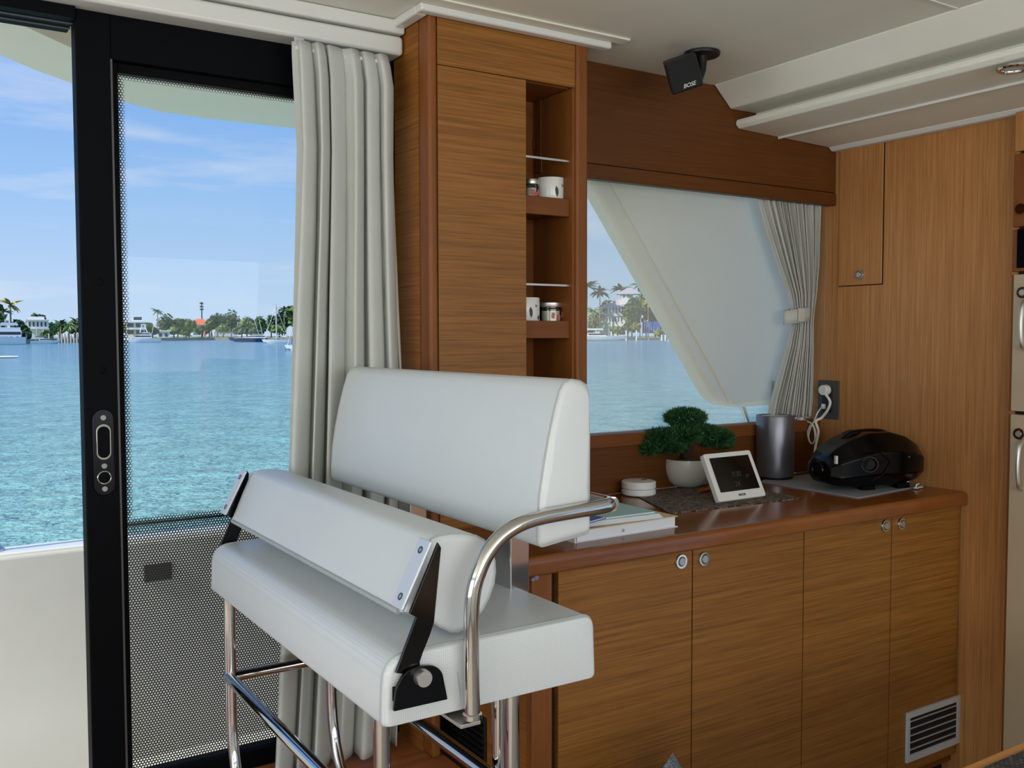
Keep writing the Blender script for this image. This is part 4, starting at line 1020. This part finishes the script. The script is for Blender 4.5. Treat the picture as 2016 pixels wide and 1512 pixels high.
# ================================================================== THE BAY
wg = MB(); N = 40
xs_ = [-900+2600*i/N for i in range(N+1)]; ys_ = [3.46, 4, 6, 9, 13, 18, 25, 35, 50, 70, 100, 140, 190, 250, 320, 420, 560, 800, 1200]
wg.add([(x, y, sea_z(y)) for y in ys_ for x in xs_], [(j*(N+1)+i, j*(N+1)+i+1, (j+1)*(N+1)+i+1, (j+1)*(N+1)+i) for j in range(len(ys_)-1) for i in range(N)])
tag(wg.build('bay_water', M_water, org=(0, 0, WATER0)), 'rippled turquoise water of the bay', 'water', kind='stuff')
M_hull = plain('boat_white', (236, 236, 234), .3, var=.01)
M_navy = plain('boat_navy', (40, 62, 104), .3)
M_boatglass = plain('boat_dark_glass', (40, 46, 54), .15)
M_canvas = plain('blue_canvas', (44, 96, 176), .8)
M_greycanvas = plain('grey_canvas', (120, 126, 140), .8)
M_alu = plain('mast_aluminium', (208, 208, 206), .4, .3)
M_house = plain('house_white', (238, 236, 232), .7, var=.02)
M_cream = plain('house_cream', (222, 212, 194), .7)
M_pane = plain('house_window', (62, 74, 84), .2)
M_tile = plain('orange_roof', (226, 112, 70), .7, var=.1)
M_shingle = plain('pale_shingle', (190, 180, 182), .8, var=.06)
M_umb = plain('coral_cloth', (232, 120, 96), .8)
M_stone = plain('seawall_stone', (150, 142, 128), .9, var=.25, vs=.8)
M_grass = plain('lawn', (116, 140, 72), .9, var=.2, vs=.3)
M_pile = plain('piling_wood', (196, 184, 164), .85, var=.15, vs=3)
G = [plain('leaf_%d' % i, c, .7, var=.35, vs=.5) for i, c in enumerate(((92, 118, 62), (112, 136, 74), (78, 104, 70), (140, 146, 66)))]
M_palm = [plain('palm_leaf_%d' % i, c, .6, var=.3, vs=.6) for i, c in enumerate(((98, 124, 60), (168, 158, 60), (84, 108, 70)))]
M_ptrunk = plain('palm_trunk', (150, 134, 112), .9, var=.2, vs=2)
M_slats = plain('dock_boards', (168, 150, 128), .9, var=.2, vs=2)
# shore: low seawall with lawn behind
SH = [(-420, 680), (20, 677.5), (160, 673.5), (285, 671.5), (420, 669.5), (620, 669.6), (1100, 669.8), (1345, 669), (1700, 668.6)]
shp = [oSea(*q) for q in SH]
sw = MB(); ln_ = MB()
for i in range(len(shp)-1):
    a, b = shp[i], shp[i+1]
    sw.loft([[(q.x, q.y, sea_z(q.y)-1), (q.x, q.y, sea_z(q.y)+1.15), (q.x*1.006, q.y*1.006, sea_z(q.y)+1.15), (q.x*1.006, q.y*1.006, sea_z(q.y)-1)] for q in (a, b)])
    ln_.quad((a.x*1.004, a.y*1.004, sea_z(a.y)+1.1), (b.x*1.004, b.y*1.004, sea_z(b.y)+1.1), (b.x*1.5, b.y*1.5, sea_z(b.y*1.5)+1.1), (a.x*1.5, a.y*1.5, sea_z(a.y*1.5)+1.1))
tag(sw.build('seawall', M_stone), 'low grey stone seawall along the far shore', 'seawall')
tag(ln_.build('shore_lawn', M_grass), 'green ground behind the far seawall', 'lawn', kind='stuff')
def shoreY(px):
    v = ray(px, 660); az = v.x/v.y
    for i in range(len(shp)-1):
        a, b = shp[i], shp[i+1]; ra, rb = a.x/a.y, b.x/b.y
        if ra <= az <= rb:
            # intersect ray with segment
            d = b-a; t = (a.x-az*a.y)/(az*d.y-d.x); return a.y+d.y*t
    return 330
def mpp(px, Y): return (Y/ray(px, 660).y)/FPX         # metres per pixel at that place
def ground(px, back):
    Y = shoreY(px)*(1+back); q = oY(px, 660, Y); return Vector((q.x, Y, sea_z(Y)+1.1)), Y
def face(px): v = ray(px, 660); return -math.atan2(v.x, v.y)   # turns local x to image right, local y away from the viewer
rt = random.Random(11)
def tree(px, pyt, wpx, back, mat, label, n=560, trunk=True, low=.12):
    g, Y = ground(px, back); s = mpp(px, Y); H = oY(px, pyt, Y).z-g.z; W = wpx*s/2
    t = thing('broadleaf_tree', label, 'tree', g, local=True, group='trees along the far shore')
    mb = MB(); lobes = [(0, 0, H*.62, W*.85, H*.38), (0, 0, H*.75, W*.55, H*.25)]+[(rt.uniform(-.6, .6)*W, rt.uniform(-.4, .4)*W, H*rt.uniform(.42, .78), W*rt.uniform(.35, .55), H*rt.uniform(.16, .26)) for _ in range(6)]
    for i in range(n):
        cx_, cy_, cz_, rx, rz_ = lobes[i % len(lobes)]
        while True:
            u = Vector((rt.uniform(-1, 1), rt.uniform(-1, 1), rt.uniform(-1, 1)))
            if .3 < u.length < 1: break
        c = Vector((cx_+u.x*rx, cy_+u.y*rx*.8, max(cz_+u.z*rz_, H*low)))
        nl = (u+Vector((rt.uniform(-.8, .8), rt.uniform(-.8, .8), rt.uniform(-.3, 1)))).normalized(); a = nl.orthogonal().normalized(); b = nl.cross(a); L = rt.uniform(.45, 1.0)*max(1, H/11)
        mb.add([c-a*L, c+b*L*.6, c+a*L, c-b*L*.6], [(0, 1, 2, 3)])
    c_ = tag(mb.build('crown', mat, t, smooth=0), kind='stuff')
    if trunk: MB().tube([(0, 0, 0), (.1, 0, H*.3), (0, .1, H*.6)], [.3, .25, .15], 6).build('trunk', M_bark, t)
    return t
def palm(px, pyt, wpx, back, mat, label, nfr=15, lean=0):
    g, Y = ground(px, back); s = mpp(px, Y); H = oY(px, pyt, Y).z-g.z; L = wpx*s/2*1.15
    t = thing('palm_tree', label, 'palm tree', g, local=True, group='palms along the far shore')
    hz = H-L*.38
    MB().tube(smooth_path([(0, 0, 0), (lean*.4, 0, hz*.5), (lean, 0, hz)]), .2, 7).build('trunk', M_ptrunk, t)
    fr = MB(); rows_ = []
    for k in range(7):
        u = k/6; x = L*u; z = L*(.42*u-.62*u*u); w_ = L*.14*math.sin(math.pi*min(.96, u*.86+.1))
        rows_.append([(x, -w_, z-w_*.7), (x, 0, z), (x, w_, z-w_*.7)])
    fr.loft(rows_, caps=False, closed=False)
    me = None
    for k in range(nfr):
        if me is None:
            o = fr.build('frond', mat, t, smooth=0); me = o.data
        else:
            o = bpy.data.objects.new('frond', me); COL.objects.link(o); o.parent = t; BASE[o.name] = BASE[t.name]
        o.location = (lean, 0, hz); o.rotation_euler = (rt.uniform(-.3, .3), rt.uniform(-.75, .55), k*2*math.pi/nfr+rt.uniform(-.2, .2)); sc = rt.uniform(.85, 1.1); o.scale = (sc, sc, sc)
    return t
def hull(L, B, H, mat=None):
    mb = MB(); rings = []
    for k in range(11):
        t = k/10; b = B/2*(1-max(0, (t-.45)/.55)**2.2); zt = H*(.72+.28*t*t+.06*(1-t)); zk = -.3+.9*H*max(0, (t-.82)/.18)**1.6; xo = L*(t-.5)
        sh = .55*H*t*t
        b = max(b, .03)
        rings.append([(xo+sh, -b, zt), (xo+sh*.35, -b*.86, zt*.35), (xo, -b*.45, zk), (xo, 0, zk-.05), (xo, b*.45, zk), (xo+sh*.35, b*.86, zt*.35), (xo+sh, b, zt)])
    return mb.loft(rings)
def boat(px0, px1, pyw, label, bow=1, hullmat=None, H=1.5, cabins=(), tower=0, mast=0, extras=(), nm='motor_yacht', cat='boat'):
    pc = (px0+px1)/2; b = oSea(pc, pyw); s = (b.y/ray(pc, 660).y)/FPX; L = (px1-px0)*s*.97
    t = thing(nm, label, cat, (b.x, b.y, sea_z(b.y)), face(pc)+(0 if bow > 0 else math.pi), group='boats in the bay')
    B = L*.27; H = H*L/14*1.28
    h = hull(L, B, H).build('hull', hullmat or M_hull, t, smooth=50)
    if hullmat: MB().box(-L*.49, L*.42, -B*.44, B*.44, H*.80, H*.86).build('deck_edge', M_hull, t)
    for (x0, x1, z0, z1, rake0, rake1, wd_, win) in cabins:   # in fractions of L, heights in H
        p = [(x0*L, z0*H), (x1*L, z0*H), ((x1-rake1)*L, z1*H), ((x0+rake0)*L, z1*H)]
        c = MB().prism(p, 'y', -B*wd_/2, B*wd_/2).build('cabin', M_hull, t, bevel=.05)
        if win:
            za, zb_ = z0+(z1-z0)*win[0], z0+(z1-z0)*win[1]
            def xat(z, s0): 
                k = (z-z0)/(z1-z0); return ((x0+rake0*k+.02)*L if s0 else (x1-rake1*k+.004)*L)
            q = [(xat(za, 1), za*H), (xat(za, 0), za*H), (xat(zb_, 0), zb_*H), (xat(zb_, 1), zb_*H)]
            MB().prism(q, 'y', -B*wd_/2-.03, B*wd_/2+.03).build('window_band', M_boatglass, c)
    if tower:
        tp = tower*H
        for sx, sy in ((-.06, -1), (-.06, 1), (.05, -1), (.05, 1)):
            MB().tube([((sx*1.9)*L, sy*B*.3, H*1.9), (sx*L*.7, sy*B*.17, tp)], .15, 6).build('tower_leg', M_hull, t)
        MB().box(-.08*L, .07*L, -B*.24, B*.24, tp, tp+.3).build('tower_roof', M_hull, t)
        for k in (.45, .7): MB().box(-.075*L, .065*L, -B*.26, B*.26, H*1.9+(tp-H*1.9)*k, H*1.9+(tp-H*1.9)*k+.16).build('tower_step', M_hull, t)
    if mast:
        mh = oY(pc, mast, b.y).z-sea_z(b.y)
        MB().tube([(0, 0, H*.8), (0, 0, mh)], .16, 6).build('mast', M_alu, t)
        MB().tube([(0, 0, H*1.9), (-L*.42, 0, H*1.75)], .09, 6).build('boom', M_alu, t)
        for x in (-.48, .5): MB().tube([(0, 0, mh*.97), (x*L, 0, H*.95)], .06, 4).build('stay', M_alu, t)
        for sy in (-1, 1): MB().tube([(0, 0, mh*.8), (0, sy*B*.45, H*.8)], .06, 4).build('shroud', M_alu, t)
    for f_ in extras: f_(t, L, B, H)
    return t
def canvas(x0, x1, z, mat):
    def f_(t, L, B, H):
        MB().prism([(x0*L, z*H), (x1*L, z*H), ((x1-.04)*L, (z+.28)*H), ((x0+.03)*L, (z+.28)*H)], 'y', -B*.36, B*.36).build('canopy', mat, t)
        for x in (x0+.03, x1-.03): MB().tube([(x*L, -B*.34, H*.8), (x*L, -B*.34, z*H)], .05, 5).build('canopy_pole', M_alu, t)
    return f_
def outrigger(x, tilt, z1):
    def f_(t, L, B, H):
        for sy in (-1, 1): MB().tube([(x*L, sy*B*.3, H), (x*L+tilt*L, sy*B*.6, z1*H)], .11, 5).build('outrigger', M_alu, t)
    return f_
def antenna(x, z0, z1, tilt=0):
    def f_(t, L, B, H): MB().tube([(x*L, 0, z0*H), ((x+tilt)*L, 0, z1*H)], .10, 5).build('antenna', M_alu, t)
    return f_
# ---- boats
boat(-45, 47, 679, 'big white flybridge yacht moored at the far left shore', -1, H=2.4, cabins=((-.42, .30, .85, 1.45, .0, .16, .8, (.3, .75)), (-.40, .10, 1.45, 1.75, 0, .05, .7, None), (-.34, .02, 2.0, 2.08, 0, 0, .7, None)), extras=(canvas(-.36, .02, 1.95, M_hull), antenna(-.1, 1.7, 2.6)))
boat(62, 113, 677, 'small white boat with a grey canopy beside the dock pilings', 1, H=1.7, cabins=((-.2, .28, .8, 1.35, .02, .14, .7, (.3, .8)),), extras=(canvas(-.34, .12, 1.7, M_greycanvas),))
boat(249, 316, 674.5, 'white sportfishing boat with a tall tuna tower behind the glass door', -1, H=1.75, cabins=((-.25, .36, .85, 1.45, .02, .26, .8, (.35, .8)), (-.22, .16, 1.45, 1.9, .02, .12, .62, (.2, .7))), tower=3.3, extras=(outrigger(-.22, -.08, 3.4),))
boat(354, 395, 668.6, 'small white fishing boat in front of the orange roof', 1, H=1.6, cabins=((-.2, .2, .85, 1.5, .02, .16, .7, (.3, .8)),), tower=3.0, extras=(outrigger(-.1, -.3, 3.0),))
boat(455, 527, 673.2, 'sleek express cruiser with a navy blue hull', -1, M_navy, H=1.5, cabins=((-.46, .2, .85, 1.32, .0, .26, .7, (.35, .8)), (-.40, .02, 1.32, 1.62, 0, .12, .5, (.2, .75))), extras=(antenna(-.26, 1.5, 5.2, .14), antenna(-.36, 1.5, 5.0, .10)))
boat(520, 569, 676, 'moored sailboat with a bare aluminium mast near the curtain', -1, H=1.9, cabins=((-.25, .2, .85, 1.25, .03, .08, .6, (.3, .75)),), mast=600, nm='sailing_boat', extras=(canvas(-.42, -.2, 1.5, M_hull),))
boat(566, 640, 690, 'white sailboat with blue sail cover half hidden by the curtain', -1, H=1.7, cabins=((-.25, .2, .85, 1.25, .03, .08, .6, (.3, .75)),), mast=560, nm='sailing_boat', extras=(lambda t, L, B, H: MB().prism([(.40*L, 1.2*H), (.36*L, 1.2*H), (.30*L, 3.9*H), (.33*L, 3.9*H)], 'y', -.12, .12).build('sail_cover', M_canvas, t), lambda t, L, B, H: MB().tube([(.5*L, 0, H*.9), (.58*L, 0, -.2)], .04, 5).build('mooring_line', M_boatglass, t)))
boat(1138, 1231, 671.5, 'white cabin cruiser before the three-storey house in the window', 1, H=1.35, cabins=((-.32, .14, .85, 1.45, .02, .18, .7, (.35, .82)),), extras=(canvas(-.34, .05, 1.95, M_hull), antenna(-.28, 1.9, 3.4, -.06), antenna(.0, 1.9, 2.8, .06)))
q = oSea(2, 705)
kt = thing('white_paddleboard', 'white slim hull tip on the water at the left edge', 'board', (q.x-.6, q.y, sea_z(q.y)), face(2))
MB().loft([[(x, -b, .10), (x, 0, .02), (x, b, .10), (x, 0, .24)] for x, b in ((-2.2, .3), (-.5, .38), (.8, .34), (1.7, .2), (2.25, .03))]).build('deck', M_hull, kt)
# ---- pilings and docks
ORD = 'first second third fourth fifth sixth seventh eighth ninth tenth'.split()
for k, px in enumerate((52, 97, 116, 122, 128, 134, 140, 146, 152, 158)):
    b = oSea(px, 676.3-.012*(px-50)); s = mpp(px, b.y)
    tag(MB().tube([(b.x, b.y, sea_z(b.y)-1), (b.x, b.y, sea_z(b.y)+rt.uniform(2.0, 3.3))], .22, 7).build('dock_piling', M_pile), '%s pale wooden dock piling from the left on the left shore' % ORD[k], 'piling', 'dock pilings on the left shore')
for k, px in enumerate((1233, 1253, 1303, 1310, 1316)):
    b = oSea(px, 670.3); s = mpp(px, b.y)
    tag(MB().tube([(b.x, b.y, sea_z(b.y)-1), (b.x, b.y, sea_z(b.y)+(4.2 if k < 2 else 2.4))], .32, 8).build('dock_post', M_hull), '%s white dock post from the left in the side window' % ORD[k], 'piling', 'white dock posts in the side window')
def dock(px0, px1, py, label):
    a, b = oSea(px0, py), oSea(px1, py); t = thing('boat_dock', label, 'dock', ((a.x+b.x)/2, (a.y+b.y)/2, sea_z(a.y)), face((px0+px1)/2)); L = (b-a).length/2
    MB().box(-L, L, 0, 2.5, 1.0, 1.25).build('deck_boards', M_slats, t)
    for k in range(5): MB().tube([(-L+2*L*k/4, .2, -1), (-L+2*L*k/4, .2, 1.1)], .16, 6).build('pile', M_pile, t)
dock(116, 176, 675, 'wooden dock among the pilings at the left shore')
dock(1255, 1345, 670, 'low dock in front of the blue awning')
# ---- houses
def house(px0, px1, back, label, parts, nm='house'):
    pc = (px0+px1)/2; g, Y = ground(pc, back); s = mpp(pc, Y)
    t = thing(nm, label, 'house', g, face(pc), group='houses on the far shore')
    Z = lambda py: oY(pc, py, Y).z-g.z; X = lambda px: (px-pc)*s
    for p in parts:
        k = p[0]
        if k == 'wall': MB().box(X(p[1]), X(p[2]), p[5] if len(p) > 5 else 0, 9, max(0, Z(p[4])), Z(p[3])).build('wall', M_house, t)
        elif k == 'slab': MB().box(X(p[1]), X(p[2]), -.6, 9, Z(p[4]), Z(p[3])).build('floor_slab', M_house, t)
        elif k == 'win':
            f_ = MB().box(X(p[1])-.1, X(p[2])+.1, -.06, .1, Z(p[4])-.1, Z(p[3])+.1).build('window', M_house, t)
            MB().box(X(p[1]), X(p[2]), -.09, .05, Z(p[4]), Z(p[3])).build('pane', M_pane, f_)
        elif k == 'roof':
            x0, x1, zt, zb2 = X(p[1]), X(p[2]), Z(p[3]), Z(p[4]); xm0, xm1 = x0+(x1-x0)*p[5], x0+(x1-x0)*p[6]
            MB().add([(x0, -1, zb2), (x1, -1, zb2), (x1, 10, zb2), (x0, 10, zb2), (xm0, 4, zt), (xm1, 4, zt)], [(0, 1, 5, 4), (1, 2, 5), (2, 3, 4, 5), (3, 0, 4), (3, 2, 1, 0)]).build('roof', p[7], t, smooth=0)
        elif k == 'rail':
            MB().box(X(p[1]), X(p[2]), -1.3, -1.2, Z(p[3])-.12, Z(p[3])).build('balcony_rail', M_house, t)
            n = max(3, int((p[2]-p[1])/3))
            for i in range(n+1): MB().box(X(p[1]+(p[2]-p[1])*i/n)-.06, X(p[1]+(p[2]-p[1])*i/n)+.06, -1.3, -1.2, Z(p[4]), Z(p[3])).build('baluster', M_house, t)
        elif k == 'post': MB().box(X(p[1])-.12, X(p[1])+.12, -1.3, -1.05, max(0, Z(p[3])), Z(p[2])).build('porch_post', M_house, t)
    return t
house(55, 94, .06, 'flat-roofed white modern house behind the left boats', [('wall', 55, 94, 631, 668), ('wall', 57, 87, 623, 631, 1), ('slab', 54, 95, 629, 631)]+[('win', x, x+3.2, 634, 643) for x in (59, 66, 73, 80, 87)]+[('slab', 54, 95, 646, 648)]+[('post', x, 648, 668) for x in (60, 72, 84)])
house(-30, 14, .03, 'cream low house at the far left edge', [('wall', -30, 12, 634, 668), ('slab', -32, 15, 631, 634), ('win', -10, -4, 638, 646), ('win', 2, 8, 638, 646)])
house(252, 288, .04, 'white terraced modern house behind the tuna tower boat', [('wall', 250, 284, 634, 668, 2), ('slab', 248, 288, 632, 635), ('slab', 248, 286, 646, 648.5), ('wall', 262, 280, 622, 632, 3), ('win', 264, 279, 624, 630), ('win', 252, 264, 636, 645), ('win', 268, 282, 636, 645), ('win', 252, 264, 650, 658), ('win', 268, 282, 650, 658)])
house(310, 335, .025, 'low white boathouse right of the tuna tower boat', [('wall', 310, 334, 652, 668), ('slab', 308, 336, 650.5, 652.5), ('win', 313, 319, 656, 663), ('win', 324, 330, 656, 663)])
house(378, 410, .10, 'house with a bright orange tiled roof among trees', [('wall', 381, 407, 638, 660), ('roof', 377, 411, 627.5, 639.5, .3, .7, M_tile)])
house(1176, 1252, .05, 'white three-storey house with pale hipped roofs in side window', [
    ('wall', 1196, 1236, 604, 668), ('roof', 1178, 1242, 586, 605, .68, .8, M_shingle), ('wall', 1222, 1246, 578, 600), ('roof', 1213, 1262, 566, 579, .45, .6, M_shingle),
    ('wall', 1180, 1197, 620, 668, 2), ('roof', 1174, 1202, 610, 620, .7, .95, M_shingle), ('slab', 1194, 1236, 618, 622), ('slab', 1178, 1198, 634, 636), ('rail', 1204, 1234, 610, 618), ('rail', 1177, 1192, 629, 636)]
    + [('win', x, x+2.8, 605.5, 616) for x in (1200, 1206, 1212, 1218, 1224)]+[('win', x, x+2.8, 624, 633) for x in (1200, 1205, 1210, 1216, 1222)]+[('win', x, x+3, 622, 631) for x in (1182, 1188)]
    +[('post', x, 605, 660) for x in (1203, 1233)]+[('win', 1226, 1230, 580, 586), ('win', 1234, 1238, 580, 586)])
# ---- blue awning, coral parasols, radio mast, garden fence
g, Y = ground(1282, .022); s = mpp(1282, Y)
aw = thing('blue_awning', 'bright blue fabric screen on the far shore in side window', 'awning', g, face(1282))
for k in range(8): MB().box((-17+k*4.3)*s, (-17+k*4.3+3.9)*s, .05*(k % 2), .15+.05*(k % 2), oY(1282, 656, Y).z-g.z, oY(1282, 633, Y).z-g.z).build('panel', M_canvas, aw)
for k in (-17, 17): MB().tube([(k*s, .3, 0), (k*s, .3, oY(1282, 632, Y).z-g.z)], .1, 6).build('pole', M_hull, aw)
for px in (402.5, 416.5):
    g, Y = ground(px, .012); s = mpp(px, Y); zt_ = oY(px, 650.5, Y).z-g.z
    u_ = thing('closed_parasol', 'closed coral parasol standing by the seawall, %s of two' % ('left' if px < 410 else 'right'), 'parasol', g, local=True, group='coral parasols')
    MB().tube([(0, 0, 0), (0, 0, zt_)], .06, 6).build('pole', M_alu, u_)
    MB().lathe([(.10, zt_), (.3, zt_*.75), (.5, zt_*.35), (.46, zt_*.12), (.1, zt_*.1)], n=10).build('folded_cloth', M_umb, u_)
g, Y = ground(398, .25)
rm = thing('radio_mast', 'thin dark radio mast rising behind the orange roof', 'mast', g, local=True)
zt_ = oY(398, 594, Y).z-g.z
MB().tube([(0, 0, 0), (0, 0, zt_)], [.5, .25], 5).build('pole', M_slate, rm)
for k in (.93, .84, .76): MB().box(-.9, .9, -.2, .2, zt_*k, zt_*k+.8).build('antenna_arm', M_slate, rm)
g, Y = ground(445, .014); s = mpp(445, Y)
fe = thing('garden_fence', 'pale upright fence under the trees behind the navy cruiser', 'fence', g, face(445))
for k in range(18): MB().box((-22+k*2.5)*s, (-22+k*2.5+1.1)*s, 0, .1, 0, 2.6).build('picket', M_stone, fe)
MB().box(-22*s, 22*s, .1, .2, 1.9, 2.1).build('rail', M_stone, fe)
# ---- woods further along the bank, beside what the openings show
wb = MB(); rw = random.Random(21)
for px in [x for x in range(-400, -30, 16)]+[x for x in range(632, 1140, 16)]+[x for x in range(1345, 1690, 16)]:
    g, Y = ground(px, rw.uniform(.03, .08)); H = rw.uniform(6, 11); W = rw.uniform(3.5, 5.5)
    for i in range(110):
        while True:
            u = Vector((rw.uniform(-1, 1), rw.uniform(-1, 1), rw.uniform(-1, 1)))
            if .3 < u.length < 1: break
        c = g+Vector((u.x*W, u.y*W, max(.4, H*.55+u.z*H*.45))); nl = (u+Vector((rw.uniform(-.8, .8), rw.uniform(-.8, .8), rw.uniform(-.3, 1)))).normalized(); a = nl.orthogonal().normalized(); b = nl.cross(a); L = rw.uniform(.7, 1.5)
        wb.add([c-a*L, c+b*L*.6, c+a*L, c-b*L*.6], [(0, 1, 2, 3)])
tag(wb.build('wooded_bank', G[2], smooth=0), 'dense green woods further along the far shore', 'woods', kind='stuff')
# ---- trees and palms
L_ = 'leafy green shore tree '
for a in (( -8, 592, 46, .02, 0, 'dark tree at the left edge behind the big yacht'), (34, 628, 26, .05, 2, L_+'between the left palm and the white house'), (48, 640, 22, .03, 0, 'low dark bush left of the white house'),
          (100, 636, 26, .08, 1, L_+'right of the white house'), (75, 618, 40, .14, 2, L_+'behind the flat white roof'), (52, 655, 16, .02, 2, 'low bush in front of the white house'), (92, 652, 18, .02, 1, 'low bush by the right end of the white house'), (118, 632, 30, .10, 1, L_+'in the middle of the left palm row'), (148, 628, 34, .10, 2, L_+'beside the black door stile'), (176, 628, 30, .08, 0, L_+'hidden behind the door stile'),
          (238, 636, 36, .1, 1, L_+'behind the terraced house'), (290, 634, 22, .08, 1, L_+'right of the terraced house'), (300, 642, 24, .03, 0, L_+'behind the tuna tower boat'), (328, 617, 42, .09, 2, 'rounded tree next to the tall palm behind glass'), (350, 626, 30, .09, 0, L_+'above the low boathouse'), (342, 644, 30, .03, 1, 'low tree right of the boathouse'), (372, 628, 30, .12, 1, L_+'left of the orange roof'), (366, 645, 26, .04, 0, 'low tree behind the small fishing boat'), (398, 641, 34, .03, 2, 'dark tree below the orange roof'),
          (412, 628, 22, .05, 0, 'narrow dark tree right of the orange roof'), (428, 616, 34, .07, 2, L_+'left of the tallest canopy'), (456, 609, 48, .09, 2, 'tallest wide canopy above the navy cruiser'), (440, 640, 40, .02, 1, 'low tree above the coral parasols'), (486, 621, 36, .08, 1, L_+'in the middle of the wooded bank'), (512, 622, 34, .08, 0, L_+'above the navy cruiser stern'), (476, 642, 40, .02, 2, 'low shrub line behind the navy cruiser'), (505, 640, 36, .02, 2, 'low shrub behind the cruiser antennas'), (534, 618, 30, .07, 2, L_+'behind the bare mast'), (556, 606, 36, .06, 2, 'tall tree right of the bare mast'), (580, 600, 36, .05, 0, 'tall tree partly behind the curtain'), (550, 640, 40, .02, 1, 'low tree behind the moored sailboat'), (606, 606, 36, .06, 1, L_+'behind the long curtain'),
          (1170, 612, 30, .06, 1, L_+'below the left palms in the side window'), (1160, 640, 26, .02, 2, 'low bush left of the cabin cruiser'), (1192, 590, 40, .16, 2, L_+'behind the three-storey house roofs'), (1216, 642, 34, .02, 1, 'yellowish bush in front of the three-storey house'), (1232, 638, 30, .015, 2, 'dark bush by the white dock posts'), (1244, 580, 40, .035, 2, 'big dark tree covering the right of the house'), (1236, 604, 34, .02, 0, 'tree in front of the balcony of the house'), (1252, 630, 30, .015, 3, 'yellow-green bush beside the blue screen'), (1272, 562, 44, .07, 0, L_+'under the white wing edge'), (1290, 590, 36, .05, 2, 'dark tree above the blue screen'), (1305, 610, 36, .05, 0, L_+'right of the blue screen'), (1325, 625, 36, .05, 2, L_+'behind the slanted wing'), (1300, 648, 30, .015, 3, 'low yellow-green hedge below the blue screen')):
    tree(a[0], a[1], a[2], a[3], G[a[4]], a[5])
for a in ((22, 590, 42, .02, 1, 'yellowing palm above the big left yacht'), (104, 634, 30, .04, 0, 'palm right of the white house'), (120, 630, 32, .03, 2, 'second palm of the left shore row'), (136, 632, 34, .025, 0, 'palm in front of the left shore row'), (150, 626, 32, .05, 2, 'palm beside the door stile'), (162, 634, 28, .03, 0, 'last palm of the row at the stile'), (8, 606, 34, .05, 2, 'dark palm at the left edge'),
          (311, 607, 26, .06, 2, 'tall palm behind the tuna tower boat'), (362, 626, 20, .10, 0, 'small palm left of the orange roof'), (560, 604, 24, .04, 2, 'palm near the long curtain'),
          (1156, 554, 46, .05, 2, 'tallest palm at the left of the side window'), (1181, 565, 40, .05, 2, 'palm above the cabin cruiser in side window'), (1222, 560, 44, .10, 2, 'palm behind the upper roof of the house'), (1260, 552, 40, .08, 0, 'palm near the white wing edge'), (1166, 606, 30, .03, 0, 'low palm over the cabin cruiser'), (1276, 592, 26, .02, 1, 'thin yellow palm left of the wing edge')):
    palm(a[0], a[1], a[2], a[3], M_palm[a[4]], a[5])
